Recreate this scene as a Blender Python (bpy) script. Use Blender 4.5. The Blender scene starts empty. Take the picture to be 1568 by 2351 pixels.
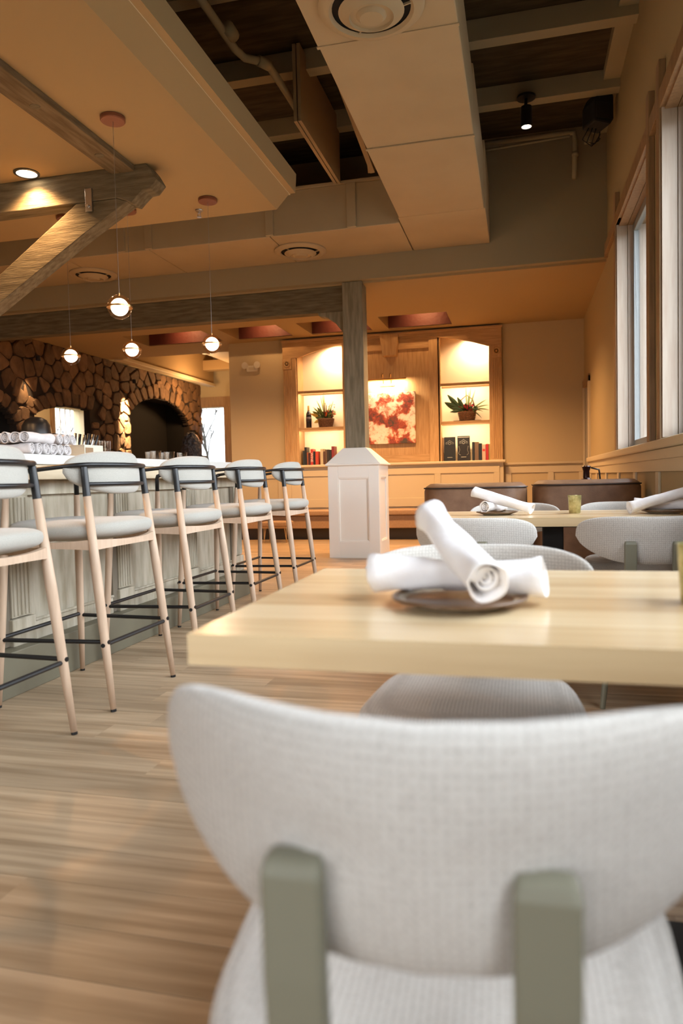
import bpy, bmesh, math, random
from mathutils import Vector, Matrix
random.seed(7)
C = bpy.context.scene.collection
PI = math.pi
SC = bpy.context.scene

# ------------------------------------------------------------------ camera
cam_d = bpy.data.cameras.new('camera')
cam = bpy.data.objects.new('camera', cam_d)
C.objects.link(cam)
W, H, F = 1568.0, 2351.0, 1660.0
cam_d.sensor_fit = 'HORIZONTAL'
cam_d.sensor_width = 24.0
cam_d.lens = 24.0 * F / W
cam_d.clip_start = 0.02
cam_d.clip_end = 200

def cam_matrix():
    cx, cy = W / 2, H / 2
    v1 = (1197.0, 1090.0); s = -0.0229
    a = v1[0] - cx; b = v1[1] - cy
    x = (-F * F + a * cx - b * (v1[1] - s * v1[0] - cy)) / (a + b * s)
    v2 = (x, v1[1] + s * (x - v1[0]))
    def ray(p): return Vector((p[0] - cx, -(p[1] - cy), -F)).normalized()
    Y = ray(v1); X = -ray(v2); Z = X.cross(Y)
    return Matrix((X, Y, Z)).to_4x4()
m = cam_matrix(); m.translation = Vector((0, 0, 0.97))
cam.matrix_world = m
cam_d.dof.use_dof = True
cam_d.dof.focus_distance = 5.0
cam_d.dof.aperture_fstop = 2.9
SC.camera = cam

# ------------------------------------------------------------------ world, daylight, exposure
SC.view_settings.view_transform = 'Standard'
SC.view_settings.look = 'None'
SC.view_settings.gamma = 1.0
SC.view_settings.use_curve_mapping = False
SC.view_settings.exposure = 1.22
SC.cycles.use_denoising = True
SC.cycles.max_bounces = 9
SC.cycles.diffuse_bounces = 5
SC.cycles.sample_clamp_indirect = 6.0
SC.cycles.caustics_reflective = False
SC.cycles.caustics_refractive = False
SKY = 6.2
DAY = 1.0
wd = bpy.data.worlds.new('overcast_sky'); SC.world = wd; wd.use_nodes = True
wn = wd.node_tree.nodes; wl = wd.node_tree.links
bg = wn['Background']
tc = wn.new('ShaderNodeTexCoord'); sx = wn.new('ShaderNodeSeparateXYZ'); rp = wn.new('ShaderNodeValToRGB')
wl.new(tc.outputs['Generated'], sx.inputs[0]); wl.new(sx.outputs['Z'], rp.inputs[0])
rp.color_ramp.elements[0].position = 0.0; rp.color_ramp.elements[0].color = (0.16, 0.16, 0.15, 1)
rp.color_ramp.elements[1].position = 0.12; rp.color_ramp.elements[1].color = (0.90, 0.945, 1.0, 1)
wl.new(rp.outputs[0], bg.inputs['Color'])
bg.inputs['Strength'].default_value = SKY

WARM = (1.0, 0.56, 0.24)
WARM2 = (1.0, 0.66, 0.36)
NICHEL = (1.0, 0.74, 0.46)
def light(name, kind, loc, power, color=WARM, size=0.1, rot=(0, 0, 0), spot=None, blend=0.6, sy=None, portal=False):
    d = bpy.data.lights.new(name, kind)
    d.energy = power; d.color = color
    if kind == 'AREA':
        d.size = size
        if sy: d.shape = 'RECTANGLE'; d.size_y = sy
        if portal: d.cycles.is_portal = True
    elif kind == 'SPOT':
        d.spot_size = spot; d.spot_blend = blend; d.shadow_soft_size = size
    else:
        d.shadow_soft_size = size
    o = bpy.data.objects.new(name, d); C.objects.link(o)
    o.location = loc; o.rotation_euler = rot
    return o
# windows of the right wall: y0, y1 ; z 1.2 - 3.38 (light portals to the sky)
WIN = [(-2.3, -0.1), (0.55, 2.75), (3.1, 5.25), (5.78, 7.56)]
WZ0, WZ1 = 1.19, 3.36
for i, (a, b) in enumerate(WIN):
    light('window_portal', 'AREA', (1.32, (a + b) / 2, (WZ0 + WZ1) / 2), 1, (1, 1, 1), b - a, (0, PI / 2, 0), sy=WZ1 - WZ0, portal=True).rotation_euler = (0, PI / 2, 0)

# ------------------------------------------------------------------ mesh helpers
def sg(v, p): return math.copysign(abs(v) ** p, v)
class MB:
    def __init__(s): s.v = []; s.f = []; s.mi = []
    def add(s, vs, fs, mi=0):
        n = len(s.v); s.v += [tuple(v) for v in vs]; s.f += [tuple(i + n for i in f) for f in fs]; s.mi += [mi] * len(fs); return s
    def box(s, x0, x1, y0, y1, z0, z1, mi=0):
        v = [(x0, y0, z0), (x1, y0, z0), (x1, y1, z0), (x0, y1, z0), (x0, y0, z1), (x1, y0, z1), (x1, y1, z1), (x0, y1, z1)]
        return s.add(v, [(3, 2, 1, 0), (4, 5, 6, 7), (0, 1, 5, 4), (1, 2, 6, 5), (2, 3, 7, 6), (3, 0, 4, 7)], mi)
    def bar(s, p, q, w, h, up=(0, 0, 1), mi=0):
        p = Vector(p); q = Vector(q); d = (q - p).normalized(); u = Vector(up)
        sd = d.cross(u).normalized(); u = sd.cross(d).normalized()
        v = []
        for e in (p, q):
            for a, b in ((-1, -1), (1, -1), (1, 1), (-1, 1)): v.append(e + sd * a * w / 2 + u * b * h / 2)
        return s.add(v, [(0, 1, 2, 3), (7, 6, 5, 4), (0, 4, 5, 1), (1, 5, 6, 2), (2, 6, 7, 3), (3, 7, 4, 0)], mi)
    def prism(s, poly, ax, a, b, mi=0):
        # poly of 2-tuples in the two other axes (order kept), extruded along ax from a to b
        n = len(poly)
        def P(t, c): return {'x': (c, t[0], t[1]), 'y': (t[0], c, t[1]), 'z': (t[0], t[1], c)}[ax]
        v = [P(t, a) for t in poly] + [P(t, b) for t in poly]
        return s.add(v, [tuple(range(n)), tuple(range(2 * n - 1, n - 1, -1))] + [(i, i + n, (i + 1) % n + n, (i + 1) % n) for i in range(n)], mi)
    def tube(s, pts, rs, n=10, cap=True, closed=False, mi=0):
        pts = [Vector(p) for p in pts]
        if not isinstance(rs, (list, tuple)): rs = [rs] * len(pts)
        N = len(pts); ring = []; up = None
        for i, p in enumerate(pts):
            if closed: d = (pts[(i + 1) % N] - pts[i - 1]).normalized()
            else: d = (pts[min(i + 1, N - 1)] - pts[max(i - 1, 0)]).normalized()
            if up is None:
                up = Vector((0, 0, 1)) if abs(d.z) < 0.9 else Vector((1, 0, 0))
            sd = d.cross(up).normalized(); up = sd.cross(d).normalized()
            ring.append([p + (sd * math.cos(2 * PI * k / n) + up * math.sin(2 * PI * k / n)) * rs[i] for k in range(n)])
        v = [q for r in ring for q in r]; f = []
        for i in range(N if closed else N - 1):
            j = (i + 1) % N
            for k in range(n): f.append((i * n + k, i * n + (k + 1) % n, j * n + (k + 1) % n, j * n + k))
        if cap and not closed: f += [tuple(range(n - 1, -1, -1)), tuple((N - 1) * n + k for k in range(n))]
        return s.add(v, f, mi)
    def lathe(s, prof, n=24, c=(0, 0, 0), mi=0, ax='z'):
        v = []
        for r, z in prof:
            for k in range(n):
                a = 2 * PI * k / n
                p = (r * math.cos(a), r * math.sin(a), z)
                if ax == 'y': p = (p[0], p[2], p[1])
                if ax == 'x': p = (p[2], p[0], p[1])
                v.append((c[0] + p[0], c[1] + p[1], c[2] + p[2]))
        f = []
        for i in range(len(prof) - 1):
            for k in range(n): f.append((i * n + k, i * n + (k + 1) % n, (i + 1) * n + (k + 1) % n, (i + 1) * n + k))
        if prof[0][0] > 1e-5: f.append(tuple(range(n - 1, -1, -1)))
        if prof[-1][0] > 1e-5: f.append(tuple((len(prof) - 1) * n + k for k in range(n)))
        return s.add(v, f, mi)
    def sup(s, a, b, t, e1, e2, mp=lambda p: p, nu=44, nv=14, mi=0):
        # superellipsoid, outline a x b in local (x, z), thickness t in y
        v = []
        for j in range(nv + 1):
            th = -PI / 2 + PI * j / nv
            for i in range(nu):
                ph = 2 * PI * i / nu
                ct = sg(math.cos(th), e1)
                v.append(mp(Vector((a * sg(math.cos(ph), e2) * ct, t * sg(math.sin(th), e1), b * sg(math.sin(ph), e2) * ct))))
        f = []
        for j in range(nv):
            for i in range(nu): f.append((j * nu + i, (j + 1) * nu + i, (j + 1) * nu + (i + 1) % nu, j * nu + (i + 1) % nu))
        return s.add(v, f, mi)
    def build(s, name, mat, parent=None, smooth=False, bev=0, seg=2, fix=True, loc=None):
        me = bpy.data.meshes.new(name)
        me.from_pydata(s.v, [], s.f)
        mats = mat if isinstance(mat, (list, tuple)) else [mat]
        for q in mats: me.materials.append(q)
        me.polygons.foreach_set('material_index', s.mi)
        if fix:
            bm = bmesh.new(); bm.from_mesh(me)
            bmesh.ops.remove_doubles(bm, verts=bm.verts, dist=1e-6)
            bmesh.ops.recalc_face_normals(bm, faces=bm.faces)
            bm.to_mesh(me); bm.free()
        if smooth:
            me.polygons.foreach_set('use_smooth', [True] * len(me.polygons))
        o = bpy.data.objects.new(name, me); C.objects.link(o)
        if parent: o.parent = parent
        if loc: o.location = loc
        if bev:
            b = o.modifiers.new('bevel', 'BEVEL'); b.width = bev; b.segments = seg; b.limit_method = 'ANGLE'; b.angle_limit = math.radians(40)
        if smooth == 'auto':
            try:
                for e in me.edges: pass
                me.set_sharp_from_angle(angle=math.radians(35))
            except Exception: pass
        return o

def thing(name, label, cat, loc=(0, 0, 0), rz=0.0, group=None):
    o = bpy.data.objects.new(name, None); C.objects.link(o)
    o.empty_display_size = 0.1
    o.location = loc; o.rotation_euler = (0, 0, rz)
    o['label'] = label; o['category'] = cat
    if group: o['group'] = group
    return o
def tag(o, label, cat, group=None, kind=None):
    o['label'] = label; o['category'] = cat
    if group: o['group'] = group
    if kind: o['kind'] = kind
    return o
def struct(o, label=None, cat=None):
    o['kind'] = 'structure'
    if label: o['label'] = label
    if cat: o['category'] = cat
    return o
def dup(root, loc, rz, label):
    r = root.copy(); C.objects.link(r); r.location = loc; r.rotation_euler = (0, 0, rz); r['label'] = label
    for ch in [c for c in ALLOBJ() if c.parent == root]:
        c = ch.copy(); C.objects.link(c); c.parent = r
        for g in [q for q in ALLOBJ() if q.parent == ch]:
            d = g.copy(); C.objects.link(d); d.parent = c
    return r
def ALLOBJ(): return list(C.objects)

# ------------------------------------------------------------------ materials
MATS = {}
def mat(name, col, rough=0.6, metal=0.0, spec=0.5, noise=None, bump=None, obj_rand=0.0, emit=None, trans=0.0, coat=0.0, sheen=0.0, ior=None):
    """noise=(scale, (r,g,b) second colour, amount, stretch(x,y,z)); bump=(scale, strength, stretch)"""
    if name in MATS: return MATS[name]
    m = bpy.data.materials.new(name); m.use_nodes = True
    nt = m.node_tree; N = nt.nodes; L = nt.links; p = N['Principled BSDF']
    p.inputs['Roughness'].default_value = rough; p.inputs['Metallic'].default_value = metal
    p.inputs['Specular IOR Level'].default_value = spec
    if trans: p.inputs['Transmission Weight'].default_value = trans
    if coat: p.inputs['Coat Weight'].default_value = coat; p.inputs['Coat Roughness'].default_value = 0.15
    if sheen: p.inputs['Sheen Weight'].default_value = sheen
    if ior: p.inputs['IOR'].default_value = ior
    c4 = (*col, 1)
    tcn = N.new('ShaderNodeTexCoord')
    src = None
    if noise:
        mp = N.new('ShaderNodeMapping'); mp.inputs['Scale'].default_value = noise[3] if len(noise) > 3 else (1, 1, 1)
        L.new(tcn.outputs['Object'], mp.inputs[0])
        nz = N.new('ShaderNodeTexNoise'); nz.inputs['Scale'].default_value = noise[0]; nz.inputs['Detail'].default_value = 5
        L.new(mp.outputs[0], nz.inputs['Vector'])
        if obj_rand:
            oi = N.new('ShaderNodeObjectInfo'); va = N.new('ShaderNodeVectorMath'); va.operation = 'SCALE'
            cb = N.new('ShaderNodeCombineXYZ')
            for k in range(3): L.new(oi.outputs['Random'], cb.inputs[k])
            L.new(cb.outputs[0], va.inputs[0]); va.inputs['Scale'].default_value = 37.0
            ad = N.new('ShaderNodeVectorMath'); L.new(mp.outputs[0], ad.inputs[0]); L.new(va.outputs[0], ad.inputs[1]); L.new(ad.outputs[0], nz.inputs['Vector'])
        r = N.new('ShaderNodeValToRGB'); r.color_ramp.elements[0].position = 0.35; r.color_ramp.elements[1].position = 0.68
        L.new(nz.outputs[0], r.inputs[0])
        r.color_ramp.elements[0].color = c4
        r.color_ramp.elements[1].color = tuple(col[i] + (noise[1][i] - col[i]) * noise[2] for i in range(3)) + (1,)
        src = r.outputs[0]
    if obj_rand:
        oi = N.new('ShaderNodeObjectInfo'); mr = N.new('ShaderNodeMapRange')
        mr.inputs[3].default_value = 1 - obj_rand; mr.inputs[4].default_value = 1 + obj_rand
        L.new(oi.outputs['Random'], mr.inputs[0])
        mx = N.new('ShaderNodeVectorMath'); mx.operation = 'SCALE'
        if src: L.new(src, mx.inputs[0])
        else: mx.inputs[0].default_value = col
        L.new(mr.outputs[0], mx.inputs['Scale']); src = mx.outputs[0]
    if src: L.new(src, p.inputs['Base Color'])
    else: p.inputs['Base Color'].default_value = c4
    if bump:
        mp2 = N.new('ShaderNodeMapping'); mp2.inputs['Scale'].default_value = bump[2] if len(bump) > 2 else (1, 1, 1)
        L.new(tcn.outputs['Object'], mp2.inputs[0])
        nb = N.new('ShaderNodeTexNoise'); nb.inputs['Scale'].default_value = bump[0]; nb.inputs['Detail'].default_value = 6
        L.new(mp2.outputs[0], nb.inputs['Vector'])
        bp = N.new('ShaderNodeBump'); bp.inputs['Strength'].default_value = bump[1]; bp.inputs['Distance'].default_value = 0.01
        L.new(nb.outputs[0], bp.inputs['Height']); L.new(bp.outputs[0], p.inputs['Normal'])
    if emit:
        p.inputs['Emission Color'].default_value = (*emit[0], 1); p.inputs['Emission Strength'].default_value = emit[1]
    MATS[name] = m
    return m

def fabric(name, c1, c2, scale, dist=0.0012, strg=0.6, weave=.45):
    m = mat(name, c1, 0.95, spec=0.15, sheen=0.25)
    nt = m.node_tree; N = nt.nodes; L = nt.links; p = N['Principled BSDF']
    t = N.new('ShaderNodeTexCoord')
    nz = N.new('ShaderNodeTexNoise'); nz.inputs['Scale'].default_value = scale; nz.inputs['Detail'].default_value = 3; nz.inputs['Roughness'].default_value = .7
    wx = N.new('ShaderNodeTexWave'); wx.inputs['Scale'].default_value = scale / 6; wx.bands_direction = 'X'; wx.inputs['Distortion'].default_value = 1.0; wx.inputs['Detail Scale'].default_value = 3
    wz = N.new('ShaderNodeTexWave'); wz.inputs['Scale'].default_value = scale / 6; wz.bands_direction = 'Z'; wz.inputs['Distortion'].default_value = 1.0
    for q in (nz, wx, wz): L.new(t.outputs['Object'], q.inputs['Vector'])
    a = N.new('ShaderNodeMath'); a.operation = 'MULTIPLY'; L.new(wx.outputs[1], a.inputs[0]); L.new(wz.outputs[1], a.inputs[1])
    a2 = N.new('ShaderNodeMath'); a2.operation = 'MULTIPLY'; a2.inputs[1].default_value = weave; L.new(a.outputs[0], a2.inputs[0])
    b = N.new('ShaderNodeMath'); b.operation = 'ADD'; L.new(a2.outputs[0], b.inputs[0]); L.new(nz.outputs[0], b.inputs[1])
    r = N.new('ShaderNodeValToRGB'); r.color_ramp.elements[0].position = 0.38; r.color_ramp.elements[1].position = 0.78
    r.color_ramp.elements[0].color = (*c2, 1); r.color_ramp.elements[1].color = (*c1, 1)
    L.new(b.outputs[0], r.inputs[0]); L.new(r.outputs[0], p.inputs['Base Color'])
    bp = N.new('ShaderNodeBump'); bp.inputs['Strength'].default_value = strg; bp.inputs['Distance'].default_value = dist
    L.new(b.outputs[0], bp.inputs['Height']); L.new(bp.outputs[0], p.inputs['Normal'])
    return m

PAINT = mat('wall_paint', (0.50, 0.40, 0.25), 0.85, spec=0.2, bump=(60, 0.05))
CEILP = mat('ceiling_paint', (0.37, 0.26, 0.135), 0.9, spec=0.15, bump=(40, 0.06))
BEIGE = mat('greige_trim_paint', (0.55, 0.46, 0.31), 0.5, spec=0.4)
BOXW = mat('column_box_paint', (0.86, 0.84, 0.78), 0.45, spec=0.4)
DECK = mat('roof_deck', (0.050, 0.037, 0.020), 0.9, spec=0.1, noise=(3, (0.085, 0.062, 0.035), 1, (1, 6, 1)))
JOIST = mat('joist_paint', (0.36, 0.30, 0.19), 0.8, spec=0.2)
DUCTP = mat('duct_paint', (0.42, 0.325, 0.20), 0.55, spec=0.35, noise=(2.5, (0.385, 0.295, 0.18), .8))
TIMBER = mat('weathered_timber', (0.17, 0.145, 0.095), 0.85, spec=0.2, noise=(5, (0.27, 0.235, 0.165), 1, (6, 6, .7)), bump=(30, 0.4, (5, 5, .5)))
TIMBERX = mat('weathered_timber_lying', (0.10, 0.078, 0.046), 0.85, spec=0.2, noise=(5, (0.18, 0.145, 0.092), 1, (.7, 6, 6)), bump=(30, 0.4, (.5, 5, 5)))
TIMBERY = mat('weathered_timber_long', (0.12, 0.082, 0.044), 0.85, spec=0.2, noise=(5, (0.20, 0.145, 0.085), 1, (6, .7, 6)), bump=(30, 0.4, (5, .5, 5)))
CASING = mat('stained_casing', (0.33, 0.20, 0.10), 0.55, noise=(6, (0.24, 0.14, 0.07), 1, (6, 6, .6)), bump=(40, .1, (5, 5, .4)))
JAMB = mat('pale_jamb_wood', (0.46, 0.38, 0.31), 0.5, noise=(6, (0.40, 0.31, 0.24), 1, (6, 6, .5)))
OAK = mat('honey_oak', (0.54, 0.34, 0.16), 0.5, spec=0.4, noise=(7, (0.42, 0.25, 0.105), 1, (7, 7, .6)), bump=(60, .08, (6, 6, .4)))
OAKX = mat('honey_oak_across', (0.50, 0.31, 0.145), 0.5, spec=0.4, noise=(7, (0.38, 0.22, 0.09), 1, (.6, 7, 7)))
NICHE = mat('niche_back_cream', (0.78, 0.68, 0.50), 0.7)
RED = mat('coffer_red', (0.10, 0.018, 0.010), 0.6, noise=(9, (0.10, 0.02, 0.012), 1), bump=(18, .5))
STOOLW = mat('pale_ash', (0.60, 0.44, 0.32), 0.5, spec=0.4, noise=(8, (0.52, 0.37, 0.26), 1, (8, 8, .6)))
BLACK = mat('black_powder_coat', (0.008, 0.008, 0.009), 0.38, spec=0.5)
BLACKM = mat('black_matte', (0.010, 0.009, 0.009), 0.7)
STOOLF = fabric('stool_boucle', (0.52, 0.50, 0.45), (0.37, 0.35, 0.31), 420, weave=0.0)
CHAIRF = fabric('chair_weave', (0.58, 0.55, 0.51), (0.40, 0.37, 0.335), 240, 0.0015, .6)
CHAIRL = mat('sage_grey_legs', (0.185, 0.175, 0.125), 0.5, spec=0.4)
TABLE = mat('ash_tabletop', (0.71, 0.54, 0.33), 0.30, spec=0.5, noise=(3.5, (0.60, 0.43, 0.24), 1, (.5, 7, 7)), coat=.25)
PLANK = mat('floor_plank_wood', (0.50, 0.365, 0.235), 0.36, spec=0.5, noise=(3.2, (0.30, 0.20, 0.115), 1, (.45, 8, 8)), obj_rand=0.16, bump=(20, .06, (.4, 8, 8)))
GAP = mat('floor_joint_dark', (0.09, 0.06, 0.035), 0.7)
BARP = mat('whitewashed_bar', (0.54, 0.49, 0.39), 0.7, noise=(6, (0.36, 0.31, 0.22), 1, (3, 3, .6)), bump=(30, .25, (4, 4, .4)))
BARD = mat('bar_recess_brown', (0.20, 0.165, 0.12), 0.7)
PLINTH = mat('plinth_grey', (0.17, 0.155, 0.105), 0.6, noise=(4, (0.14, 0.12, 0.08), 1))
QUARTZ = mat('white_quartz', (0.60, 0.59, 0.56), 0.25, spec=0.5)
APRON = mat('bar_edge_wood', (0.60, 0.49, 0.34), 0.55, noise=(5, (0.52, 0.41, 0.27), 1, (5, .6, 5)))
LEATHER = mat('brown_leather', (0.17, 0.082, 0.040), 0.45, spec=0.4, noise=(9, (0.24, 0.125, 0.065), 1), bump=(120, .15))
BENCH = mat('tan_upholstery', (0.36, 0.22, 0.12), 0.6, noise=(40, (0.30, 0.18, 0.10), 1))
NAPKIN = mat('white_napkin', (0.90, 0.88, 0.88), 0.9, spec=0.1, noise=(30, (0.86, 0.83, 0.84), 1), bump=(150, .15))
PLATE = mat('speckled_plate', (0.42, 0.37, 0.29), 0.3, noise=(60, (0.22, 0.16, 0.10), 1))
RIM = mat('plate_rim_brown', (0.13, 0.07, 0.035), 0.3)
GOLDG = mat('gold_flecked_glass', (0.62, 0.55, 0.27), 0.15, metal=0.55, noise=(28, (0.30, 0.27, 0.10), 1), bump=(50, .3))
BRASS = mat('brass', (0.62, 0.38, 0.16), 0.3, metal=1.0)
COPPER = mat('bronze_canopy', (0.20, 0.07, 0.035), 0.45, metal=0.4)
def thin_glass(name, tint, gl=.10):
    m = bpy.data.materials.new(name); m.use_nodes = True; N = m.node_tree.nodes; L = m.node_tree.links
    N.remove(N['Principled BSDF'])
    tr = N.new('ShaderNodeBsdfTransparent'); tr.inputs[0].default_value = (*tint, 1)
    gs = N.new('ShaderNodeBsdfGlossy'); gs.inputs['Roughness'].default_value = .03
    lw_ = N.new('ShaderNodeLayerWeight'); lw_.inputs[0].default_value = .5
    pw_ = N.new('ShaderNodeMath'); pw_.operation = 'POWER'; pw_.inputs[1].default_value = 4.0; L.new(lw_.outputs['Facing'], pw_.inputs[0])
    fr = N.new('ShaderNodeMath'); fr.operation = 'MULTIPLY_ADD'; fr.inputs[1].default_value = .7; fr.inputs[2].default_value = .035; L.new(pw_.outputs[0], fr.inputs[0])
    mx = N.new('ShaderNodeMixShader'); L.new(fr.outputs[0], mx.inputs[0]); L.new(tr.outputs[0], mx.inputs[1]); L.new(gs.outputs[0], mx.inputs[2])
    L.new(mx.outputs[0], N['Material Output'].inputs[0]); return m
GLASS = thin_glass('clear_glass', (.97, .93, .88)); GLOBEG = thin_glass('amber_globe_glass', (.95, .82, .69)); WGLASS = thin_glass('window_glass', (.95, .97, .98))
GLOBE = mat('lit_globe', (1, 1, 1), 0.5, emit=((1.0, 0.80, 0.58), 14.0))
LAMPON = mat('lamp_lens', (1, 1, 1), 0.5, emit=((1.0, 0.82, 0.60), 9.0))
MORTAR = mat('dark_mortar', (0.018, 0.011, 0.007), 0.95)
STONE = mat('field_stone', (0.16, 0.088, 0.042), 0.85, noise=(6, (0.085, 0.045, 0.02), 1), obj_rand=.35, bump=(14, .6))
SOOT = mat('soot_black', (0.006, 0.005, 0.004), 0.9)
STEEL = mat('steel', (0.45, 0.44, 0.42), 0.3, metal=1.0)
WHITEP = mat('white_plastic', (0.62, 0.56, 0.44), 0.5)
VENTD = mat('vent_gap_dark', (0.012, 0.010, 0.008), 0.9)
WICKER = mat('wicker', (0.22, 0.10, 0.045), 0.7, noise=(60, (0.08, 0.035, 0.016), 1, (1, 1, 3)), bump=(80, .8))
BARK = mat('bark', (0.025, 0.022, 0.02), 0.9)
SASH = mat('window_sash', (0.24, 0.25, 0.25), 0.5)
PINE = mat('plywood_edge', (0.40, 0.28, 0.15), 0.8)

# ================================================================== SETTING
HI = 4.8; LOWC = 3.33; FW = 11.72; RX = 0.95
# floor base and planks
fl = struct(MB().box(-11.0, RX, -4.2, 17.2, -0.08, -0.006).build('floor', GAP))
rows = []
pl_meshes = {}
PWD = 0.152
def plank_mesh(w, key):
    if key not in pl_meshes:
        b = MB().box(0, w, 0, PWD - 0.0022, -0.006, 0.0)
        o = b.build('plank', PLANK, fl, bev=0)
        pl_meshes[key] = o.data
        bpy.data.objects.remove(o)
    return pl_meshes[key]
y = 0.75; i = 0; npl = 0
rest = MB()
while y < FW:
    x = (-2.6 if y < 5.9 else -5.0) - random.random() * 1.1
    while x < RX:
        L_ = random.choice((1.2, 1.5, 1.85))
        e = min(x + L_, RX)
        if e - x > 0.12 and npl < 296:
            o = bpy.data.objects.new('plank', plank_mesh(round(e - x, 2), round(e - x, 2)))
            C.objects.link(o); o.parent = fl; o.location = (x, y, 0); npl += 1
        elif e - x > 0.12:
            rest.box(x, e - .002, y, y + PWD - .002, -.006, 0)
        x += L_
    y += PWD
rest.box(-2.6, RX, -4.2, 0.748, -.006, -0.001); rest.box(-11, -5.2, -4.2, 17.2, -.006, -.001); rest.box(-5.2, -2.65, -4.2, 5.9, -.006, -.001)
rest.box(-5.2, RX, FW + .1, 17.2, -.006, -.001)
r_ = rest.build('planking', PLANK, fl); r_['kind'] = 'stuff'

# high roof deck and joists
deck = struct(MB().box(-11.0, 1.3, -4.2, 8.6, HI, HI + .12).build('ceiling', DECK))
for yj in (-1.5, -.4, .75, 1.85, 2.95, 4.05, 5.2, 6.36, 7.47):
    MB().box(-8.9, 1.3, yj, yj + .13, 4.62, HI).build('joist', JOIST, deck, bev=.004)
MB().box(.80, .95, -4.2, 8.6, 4.70, HI).build('edge_strip', JOIST, deck)
# sprinkler / conduit pipes on the right bay, bolted board
# header (fascia) wall above the low ceiling
HEADSHADE = mat('wall_paint_shaded', (0.31, 0.25, 0.155), 0.85, spec=.2)  # same wall paint, with the dimness up here put into the colour
fas = struct(MB().box(-11.0, 1.3, 8.6, 8.70, 3.355, HI + .1).build('wall_header', HEADSHADE))
# low ceiling with coffers
lc = MB()
TH = .45
lc.box(-11, 1.3, 8.70, 10.55, LOWC, LOWC + TH); lc.box(-7.88, 1.3, 11.45, 12.32, LOWC, LOWC + TH)
lc.box(-11, -6.2, 10.55, 11.45, LOWC, LOWC + TH); lc.box(-1.02, 1.3, 10.55, 11.45, LOWC, LOWC + TH)
CF = [(-6.2, -4.83), (-4.55, -3.60), (-3.28, -2.28), (-2.02, -1.02)]
for a, b in ((-4.83, -4.55), (-3.60, -3.28), (-2.28, -2.02)): lc.box(a, b, 10.55, 11.45, LOWC, LOWC + TH)
lc.box(-11, -7.88, 11.45, 12.32, LOWC, LOWC + TH)
lowc = struct(lc.build('ceiling_coffered', CEILP))
for a, b in CF:
    MB().box(a, b, 11.43, 11.449, LOWC + .012, LOWC + TH - .03).build('coffer_lining', RED, lowc)
    MB().box(a, b, 10.55, 11.449, LOWC + TH - .03, LOWC + TH).build('coffer_top', RED, lowc)
    cx_ = (a + b) / 2
    light('coffer_spot', 'SPOT', (cx_ + .08, 11.0, LOWC + .36), 14, WARM, .02, (math.radians(66), 0, 0), math.radians(105), 1.0)
# far walls
wf = struct(MB().box(-4.86, -3.86, FW, FW + .5, 0, LOWC).box(-0.27, 1.3, FW, FW + .5, 0, LOWC).box(-3.86, -.27, FW + .45, FW + .5, 0, LOWC).box(-3.86, -.27, FW, FW + .45, 0, 1.17).box(-3.86, -.27, FW, FW + .45, 3.30, LOWC).build('wall_far', PAINT))
# wainscot of the far wall, right part and below the bookcase
def wains(name, segs, z0, z1, axis, plane, out, parent, mt=BEIGE, rail=.10, st=.09):
    """frame-and-panel wainscot; segs list of (a,b) panel spans"""
    a0 = segs[0][0] - st; b1 = segs[-1][1] + st
    lo, hi = (plane - out, plane) if out > 0 else (plane, plane - out)
    def bx(b, u0, u1, za, zb):
        if axis == 'x': b.box(u0, u1, lo, hi, za, zb)
        else: b.box(lo, hi, u0, u1, za, zb)
    b = MB(); bx(b, a0, b1, z1 - rail, z1); b.build(name + '_rail', mt, parent, bev=.004)
    b = MB(); bx(b, a0, b1, z0, z0 + rail * 1.4); b.build(name + '_rail', mt, parent, bev=.004)
    e = a0
    for (p, q) in segs + [(b1, b1)]:
        b = MB(); bx(b, e, p, z0 + rail * 1.4, z1 - rail); b.build(name + '_stile', mt, parent, bev=.004)
        e = q
wains('wainscot', [(-.15, .40), (.49, .86)], 0, 1.10, 'x', FW, .018, wf)
MB().box(-.27, .94, FW - .035, FW, 1.13, 1.165).build('chair_rail', BEIGE, wf, bev=.006)
wains('wainscot', [(-3.75, -3.05), (-2.95, -2.2), (-2.1, -1.35), (-1.25, -.42)], .5, 1.12, 'x', 11.60, .018, wf)
MB().box(-3.86, -.27, 11.60, FW, 0, 1.17).build('wainscot_backing', BEIGE, wf)
MB().box(-3.92, -.23, 11.53, 11.66, 1.17, 1.212).build('ledge', BEIGE, wf, bev=.012)
wains('wainscot', [(-4.70, -4.02)], 0, 1.10, 'x', FW, .018, wf)
# right wall with window and door openings
rw = MB()
def rbox(y0, y1, z0, z1): rw.box(RX, RX + .35, y0, y1, z0, z1)
edges = []
rbox(-4.2, 11.0, 0, WZ0); rbox(-4.2, 12.2, WZ1, HI)
prev = -4.2
for a, b in WIN:
    rbox(prev, a, WZ0, WZ1); prev = b
rbox(prev, 10.83, WZ0, WZ1); rbox(10.83, 11.62, 2.26, WZ1); rbox(11.62, 12.2, 0, WZ1)
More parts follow.
